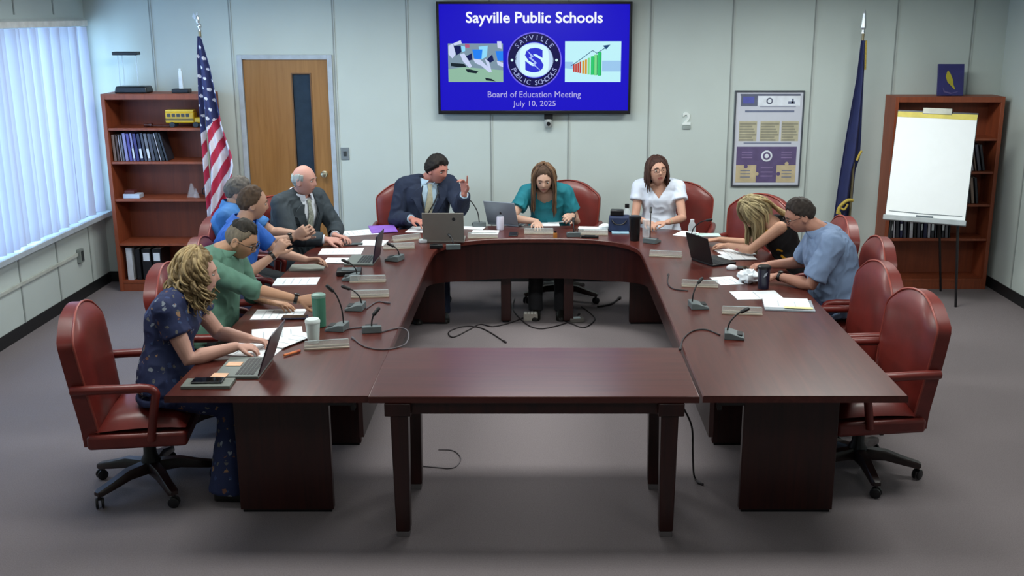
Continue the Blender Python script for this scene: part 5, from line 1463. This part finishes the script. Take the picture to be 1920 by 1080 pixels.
v = vessel('tumbler', 1431, 541, [(.034, 0), (.036, .005), (.041, .13), (.042, .135)], mat('tumbler_navy', '14172c', .35), 'dark navy tumbler with a pale mark before the man in light blue', 'tumbler', [(.045, .135), (.045, .15), (.038, .155)], M_blk)
b = MB(); b.prism([(-.010, .085), (.008, .095), (.014, .118), (-.004, .108)], lambda u, w_, q: (u, q, w_), -.0425, -.039); b.build('mark', mat('mark_silver', '9aa0aa', .4), v)
c = onz(1402, 530, TT); t = empty('crumpled_tissue', (c.x, c.y, TZ), 0, 'crumpled white tissue beside the dark navy tumbler', 'tissue')
b = MB(); rings = []
for i in range(1, 14):
    ph = -PI / 2 + PI * i / 14; ring_ = []
    for j in range(22):
        th = 2 * PI * j / 22; d = Vector((math.cos(ph) * math.cos(th) * 1.25, math.cos(ph) * math.sin(th), math.sin(ph) * .8)); k_ = .056 * (1 + .55 * mnoise.noise(d * 2.6 + Vector((3, 1, 2))))
        ring_.append((d.x * k_, d.y * k_, max(0, .042 + d.z * k_)))
    rings.append(ring_)
b.loft(rings); b.build('tissue', mat('tissue_white', 'e8f0f6', .8, var=.04), t, smooth=40)
c = onz(1372, 505, TT); t = empty('computer_mouse', (c.x, c.y, TZ), R(20), 'small rounded white mouse between the black laptop and the tissue', 'mouse')
b = MB(); b.ell((0, 0, .012), (.042, .03, .022), 18, 12); b.build('shell', mat('mouse_white', 'dfe2e6', .3), t, smooth=60)
b = MB(); b.box((.018, 0, .032), (.012, .005, .006)); b.build('wheel', M_blk, t)
c = onz(1437, 500, TT); t = empty('round_tin', (c.x, c.y, TZ), 0, 'shallow grey round tin behind the dark navy tumbler', 'tin')
b = MB(); b.lathe((0, 0, 0), [(0, 0), (.045, 0), (.047, .02), (.044, .024), (0, .024)], 24); b.build('tin', mat('tin_grey', '8f8a8a', .35, metal=.4), t, smooth=40)
c = onz(1548, 664, TT)
c = onz(547, 665, TT); t = empty('highlighter', (c.x, c.y, TZ + .008), R(50), 'orange highlighter pen beside the front laptop screen', 'pen')
b = MB(); b.tube([(-.05, 0, 0), (.03, 0, 0)], .007, 12); b.build('barrel', mat('orange_pen', 'd9763a', .4), t, smooth=40)
b = MB(); b.tube([(.03, 0, 0), (.055, 0, 0)], .0075, 12); b.build('cap', mat('orange_cap', 'b04a28', .4), t, smooth=40)
c = onz(1380, 467, TT); t = empty('pen', (c.x - .06, c.y + .06, TZ + .012), R(-30), 'dark pen by the writing hand of the blonde woman', 'pen')
b = MB(); b.tube([(-.07, 0, 0), (.06, 0, 0)], .004, 10); b.build('barrel', M_blk, t, smooth=40)
b = MB(); b.tube([(.06, 0, 0), (.072, 0, 0)], [.004, .001], 10); b.build('tip', M_sil, t, smooth=40)
# blue lunch bag
c = onz(1161, 433, TT); t = empty('blue_bag', (c.x, c.y, TZ), R(-6), 'navy blue zip bag with a black top on the curved table head', 'bag')
b = MB(); b.box((0, 0, .065), (.17, .12, .13), taper=1.06); b.build('body', mat('bag_blue', '1e2c4e', .7, var=.2), t, bevel=.015)
b = MB(); b.box((-.02, 0, .155), (.11, .08, .05)); b.build('top_flap', M_blk, t, bevel=.01)
b = MB(); b.tube(smoothpts([(-.06, -.062, .10), (-.03, -.075, .07), (.03, -.075, .07), (.06, -.062, .10)], 5), .006, 8); b.build('handle', M_blk, t, smooth=60)
paper(1163, 437, .10, .14, 88, 'pale blue booklet in front of the blue bag', m=mat('booklet_blue', '8fb2c6', .6), th=.008, lines=0, name='booklet', cat='booklet', group='booklets on the table')
c = onz(1135, 430, TT); t = empty('wrapped_sandwich', (c.x, c.y, TZ), 0, 'small white wrapped bundle left of the blue bag', 'bundle')
b = MB(); rings = []
for i in range(1, 12):
    ph = -PI / 2 + PI * i / 12
    rings.append([(.05 * math.cos(ph) * math.cos(q) * (1 + .2 * math.sin(5 * q + i)), .03 * math.cos(ph) * math.sin(q), max(0, .022 + .028 * math.sin(ph))) for q in [2 * PI * j / 20 for j in range(20)]])
b.loft(rings); b.build('wrapper', M_pap, t, smooth=40)
b = MB(); b.tube([(-.03, -.03, .02), (.03, -.031, .03)], .005, 6); b.build('fold', M_pap2, t)

# name plates: clear acrylic holders on pale bases
acr = glass('acrylic_plate', 'cfd2cc', .16, .12); M_np = mat('plate_base', 'b0a595', .5)
NPL = [(613, 652, 6, 'clear name plate holder, nearest on the left side, before the woman in the floral dress'), (694, 556, 4, 'clear name plate holder before the man in green'), (690, 528, 3, 'clear name plate holder before the man in bright blue'), (748, 466, 14, 'clear name plate holder before the grey-haired man in blue'),
    (762, 450, 40, 'clear name plate holder before the man in the charcoal suit'), (905, 446, 86, 'clear name plate holder before the man in the navy suit'), (1010, 438, 90, 'clear name plate holder before the woman in teal'), (1112, 440, 92, 'clear name plate holder between the women in teal and white'),
    (1248, 481, -20, 'clear name plate holder right of the arch, before the woman in white'), (1312, 537, 4, 'clear name plate holder before the man in light blue'), (1391, 588, -8, 'clear name plate holder before the papers at the empty chair')]
for i, (px, py, a, lab) in enumerate(NPL):
    c = onz(px, py, TT); ang = a if i < 5 or i > 7 else a
    tw = [0, 0, 0, 0, 0, 0, 0, 0, 0, 0, 0][i]
    rz = R({0: 12, 1: 6, 2: 4, 3: 10, 4: 30, 5: 5, 6: 0, 7: -3, 8: -12, 9: -6, 10: -8}[i])
    r = empty('name_plate', (c.x, c.y, TZ), rz, lab, 'name plate', 'name plate holders')
    b = MB(); b.b2((-.12, -.03, 0), (.12, -.022, .008)); b.b2((-.12, .022, 0), (.12, .03, .008)); b.build('base_rail', M_np, r)
    Mx = Matrix.Rotation(R(-32), 3, 'X'); b = MB(); b.box((0, -.011, .024), (.24, .003, .042), Mx); b.build('front_plate', acr, r)
    Mx = Matrix.Rotation(R(32), 3, 'X'); b = MB(); b.box((0, .013, .024), (.24, .003, .042), Mx); b.build('rear_plate', acr, r)
    b = MB(); b.b2((-.115, -.001, .040), (.115, .003, .044)); b.build('name_card', M_pap2, r)

# gooseneck microphones
M_mic = mat('mic_base_grey', '5c6668', .45); M_mc = mat('mic_black', '101114', .5)
def mic(px, py, ang, neck, lab, hgt=.22, tail=True, base=.11):
    c = onz(px, py, TT); r = empty('microphone', (c.x, c.y, TZ), R(ang), lab, 'microphone', 'gooseneck microphones')
    b = MB(); 
    b.prism([(-.05, 0), (.06, 0), (.06, .014), (-.02, .040), (-.05, .040)], lambda u, v, q: (u, q, v), -base / 2, base / 2); b.build('base', M_mic, r, bevel=.004)
    b = MB(); b.b2((.02, -.035, .0255), (.05, .035, .0285)); b.build('button_plate', M_mc, r)
    P_ = smoothpts([(-.035, 0, .036), (-.035 + neck[0] * .15, neck[1] * .15, .04 + hgt * .45), (-.035 + neck[0] * .6, neck[1] * .6, .04 + hgt * .85), (-.035 + neck[0], neck[1], .04 + hgt)], 6)
    b = MB(); b.tube(P_, .0045, 8); b.build('gooseneck', M_mc, r, smooth=60)
    d = (P_[-1] - P_[-2]).normalized(); b = MB(); b.caps([P_[-1] - d * .005, P_[-1] + d * .035], .011, 10); b.build('capsule', M_mc, r, smooth=60)
    return r
mic(741, 488, 160, (.05, .01), 'desk microphone nearest the left end of the arch', .07)
mic(668, 580, 175, (.08, .0), 'desk microphone before the man in green', .09)
mic(697, 621, 100, (.01, -.02), 'desk microphone with looping cable, nearest the inner left edge', .07)
mic(634, 618, 170, (.05, .03), 'tall desk microphone just behind the green tumbler', .20)
mic(660, 524, 178, (.06, .0), 'desk microphone before the man in bright blue', .08)
mic(898, 424, 100, (.03, .10), 'desk microphone with a long leaning neck right of the grey laptop', .20)
mic(850, 466, 95, (.05, .02), 'desk microphone directly in front of the grey laptop', .05)
mic(1075, 443, 92, (.05, .0), 'desk microphone before the woman in teal', .08)
mic(1222, 455, 60, (.07, .03), 'desk microphone before the woman in white', .20)
mic(1303, 450, 20, (.07, -.13), 'desk microphone leaning right behind the black laptop', .14)
mic(1308, 577, 5, (.05, .05), 'desk microphone on the right side, before the man in light blue', .11)
mic(1375, 633, -10, (.08, .05), 'nearest desk microphone on the right side of the table', .10)
# cables
M_cab = mat('cable_black', '2a2326', .6); M_cab2 = mat('cable_grey', '565055', .6)
def cable(name, pts, z, rad, m, lab, cat='cable', n=8, grp=None):
    P_ = [onz(x, y, z + rad) if len((x, y)) == 2 else None for x, y in pts]
    P_ = smoothpts(P_, 8); o = P_[0].copy(); o.z = z
    r = empty(name, o, 0, lab, cat, grp)
    b = MB(); b.tube([p - o for p in P_], rad, n); b.build('cord', m, r, smooth=60); 
    b = MB(); d = (P_[-1] - P_[-2]).normalized(); b.caps([P_[-1] - o, P_[-1] - o + d * .03], rad * 2, 10); b.build('plug', m, r, smooth=60)
    return r
cable('microphone_cable', [(716, 622), (748, 615), (765, 622), (760, 645), (722, 655), (685, 650), (664, 636)], TZ - .0005, .004, M_cab2, 'grey cable looping round the microphone at the inner left edge')
cable('microphone_cable', [(636, 622), (655, 616), (685, 613)], TZ - .0005, .004, M_cab2, 'short cable between the green tumbler and the looping-cable microphone')
cable('microphone_cable', [(686, 579), (706, 566), (722, 567)], TZ - .0005, .004, M_cab2, 'short cable running inward from the microphone before the man in green')
cable('microphone_cable', [(1350, 628), (1325, 618), (1300, 620), (1282, 634), (1276, 652)], TZ - .0005, .004, M_cab, 'black cable from the nearest right microphone to the table edge')
cable('microphone_cable', [(1290, 545), (1262, 541), (1252, 530), (1253, 516)], TZ - .0005, .004, M_cab, 'black cable hooking left from the name plate on the right side')
cable('floor_cable', [(1000, 588), (960, 604), (925, 612), (900, 608), (880, 618), (850, 632), (842, 622), (870, 612), (905, 616), (945, 640)], .001, .005, M_cab, 'black cable looping on the carpet inside the U')
cable('floor_cable', [(965, 560), (962, 580), (985, 606), (1010, 616), (1040, 612), (1075, 600), (1085, 590)], .001, .005, M_cab, 'black cable drooping between the two middle table supports')
cable('floor_cable', [(1090, 575), (1108, 588), (1115, 600), (1095, 614), (1070, 606)], .001, .005, M_cab, 'black cable coiled by the small adapter under the table')
cable('floor_cable', [(1120, 575), (1145, 570), (1160, 560)], .001, .008, M_cab, 'thick black cable bundle leading right under the table head')
cable('floor_cable', [(822, 843), (850, 845), (864, 860), (850, 877), (815, 876), (793, 874)], .001, .003, M_cab2, 'thin grey cable with a loop on the carpet under the front table')
# cable hanging under the right side of the front table
P_ = smoothpts([ony(1280, 762, 5.25), ony(1297, 800, 5.25), ony(1299, 850, 5.2), onz(1301, 890, .03), onz(1309, 905, .006)], 8)
o = P_[-1].copy(); o.z = 0; r = empty('hanging_cable', o, 0, 'black cable hanging down to the carpet between the front table and right wing', 'cable')
b = MB(); b.tube([p - o for p in P_], .005, 8); b.build('cord', M_cab, r, smooth=60)
b = MB(); b.caps([P_[-1] - o, P_[-1] - o + Vector((.02, -.02, 0))], .008, 8); b.build('plug', M_cab, r, smooth=60)
c = onz(995, 600, 0); t = empty('power_strip', (c.x, c.y, 0), 0, 'white outlet box on the carpet under the table head', 'power strip')
b = MB(); b.b2((-.06, -.04, 0), (.06, .04, .06)); b.build('housing', mat('outlet_beige', '9a948c', .5), t, bevel=.006)
b = MB()
for k in range(4): b.b2((-.052 + k * .027, -.03, .06), (-.032 + k * .027, .03, .066))
b.build('sockets', mat('outlet_white', 'd6d3cc', .5), t)
c = onz(1081, 603, 0); t = empty('power_adapter', (c.x, c.y, 0), R(10), 'grey power adapter on the carpet right of the white outlet box', 'adapter')
b = MB(); b.b2((-.06, -.035, 0), (.06, .035, .035)); b.build('brick', mat('adapter_grey', '6a6662', .5), t, bevel=.006)
b = MB(); b.b2((-.03, -.025, .035), (.03, .025, .0365)); b.build('label', M_pap2, t)

def gadget(name, px, py, ang, d, m, lab, cat, extra):
    c = onz(px, py, TT); t = empty(name, (c.x, c.y, TZ), R(ang), lab, cat)
    b = MB(); b.b2((-d[0] / 2, -d[1] / 2, 0), (d[0] / 2, d[1] / 2, d[2])); b.build('body', m, t, bevel=min(d) * .2)
    b = MB(); b.b2((-d[0] * .3, -d[1] * .3, d[2]), (d[0] * .3, d[1] * .3, d[2] + .003)); b.build('top_plate', extra, t)
gadget('speakerphone', 655, 514, 6, (.17, .13, .035), M_blk, 'flat black conference device left of the nearest two microphones on the left side', 'speakerphone', M_mic)
gadget('black_pouch', 818, 465, 10, (.10, .06, .03), M_blk, 'small black pouch in front of the left half of the grey laptop', 'pouch', M_mc)
gadget('white_charger', 793, 455, 20, (.06, .05, .025), mat('charger_white', 'c9d0d6', .4), 'small white charger left of the grey laptop', 'charger', M_pap2)
gadget('black_remote', 1106, 446, 84, (.035, .14, .018), M_blk, 'narrow black remote at the edge of the curved table head', 'remote', M_mc)
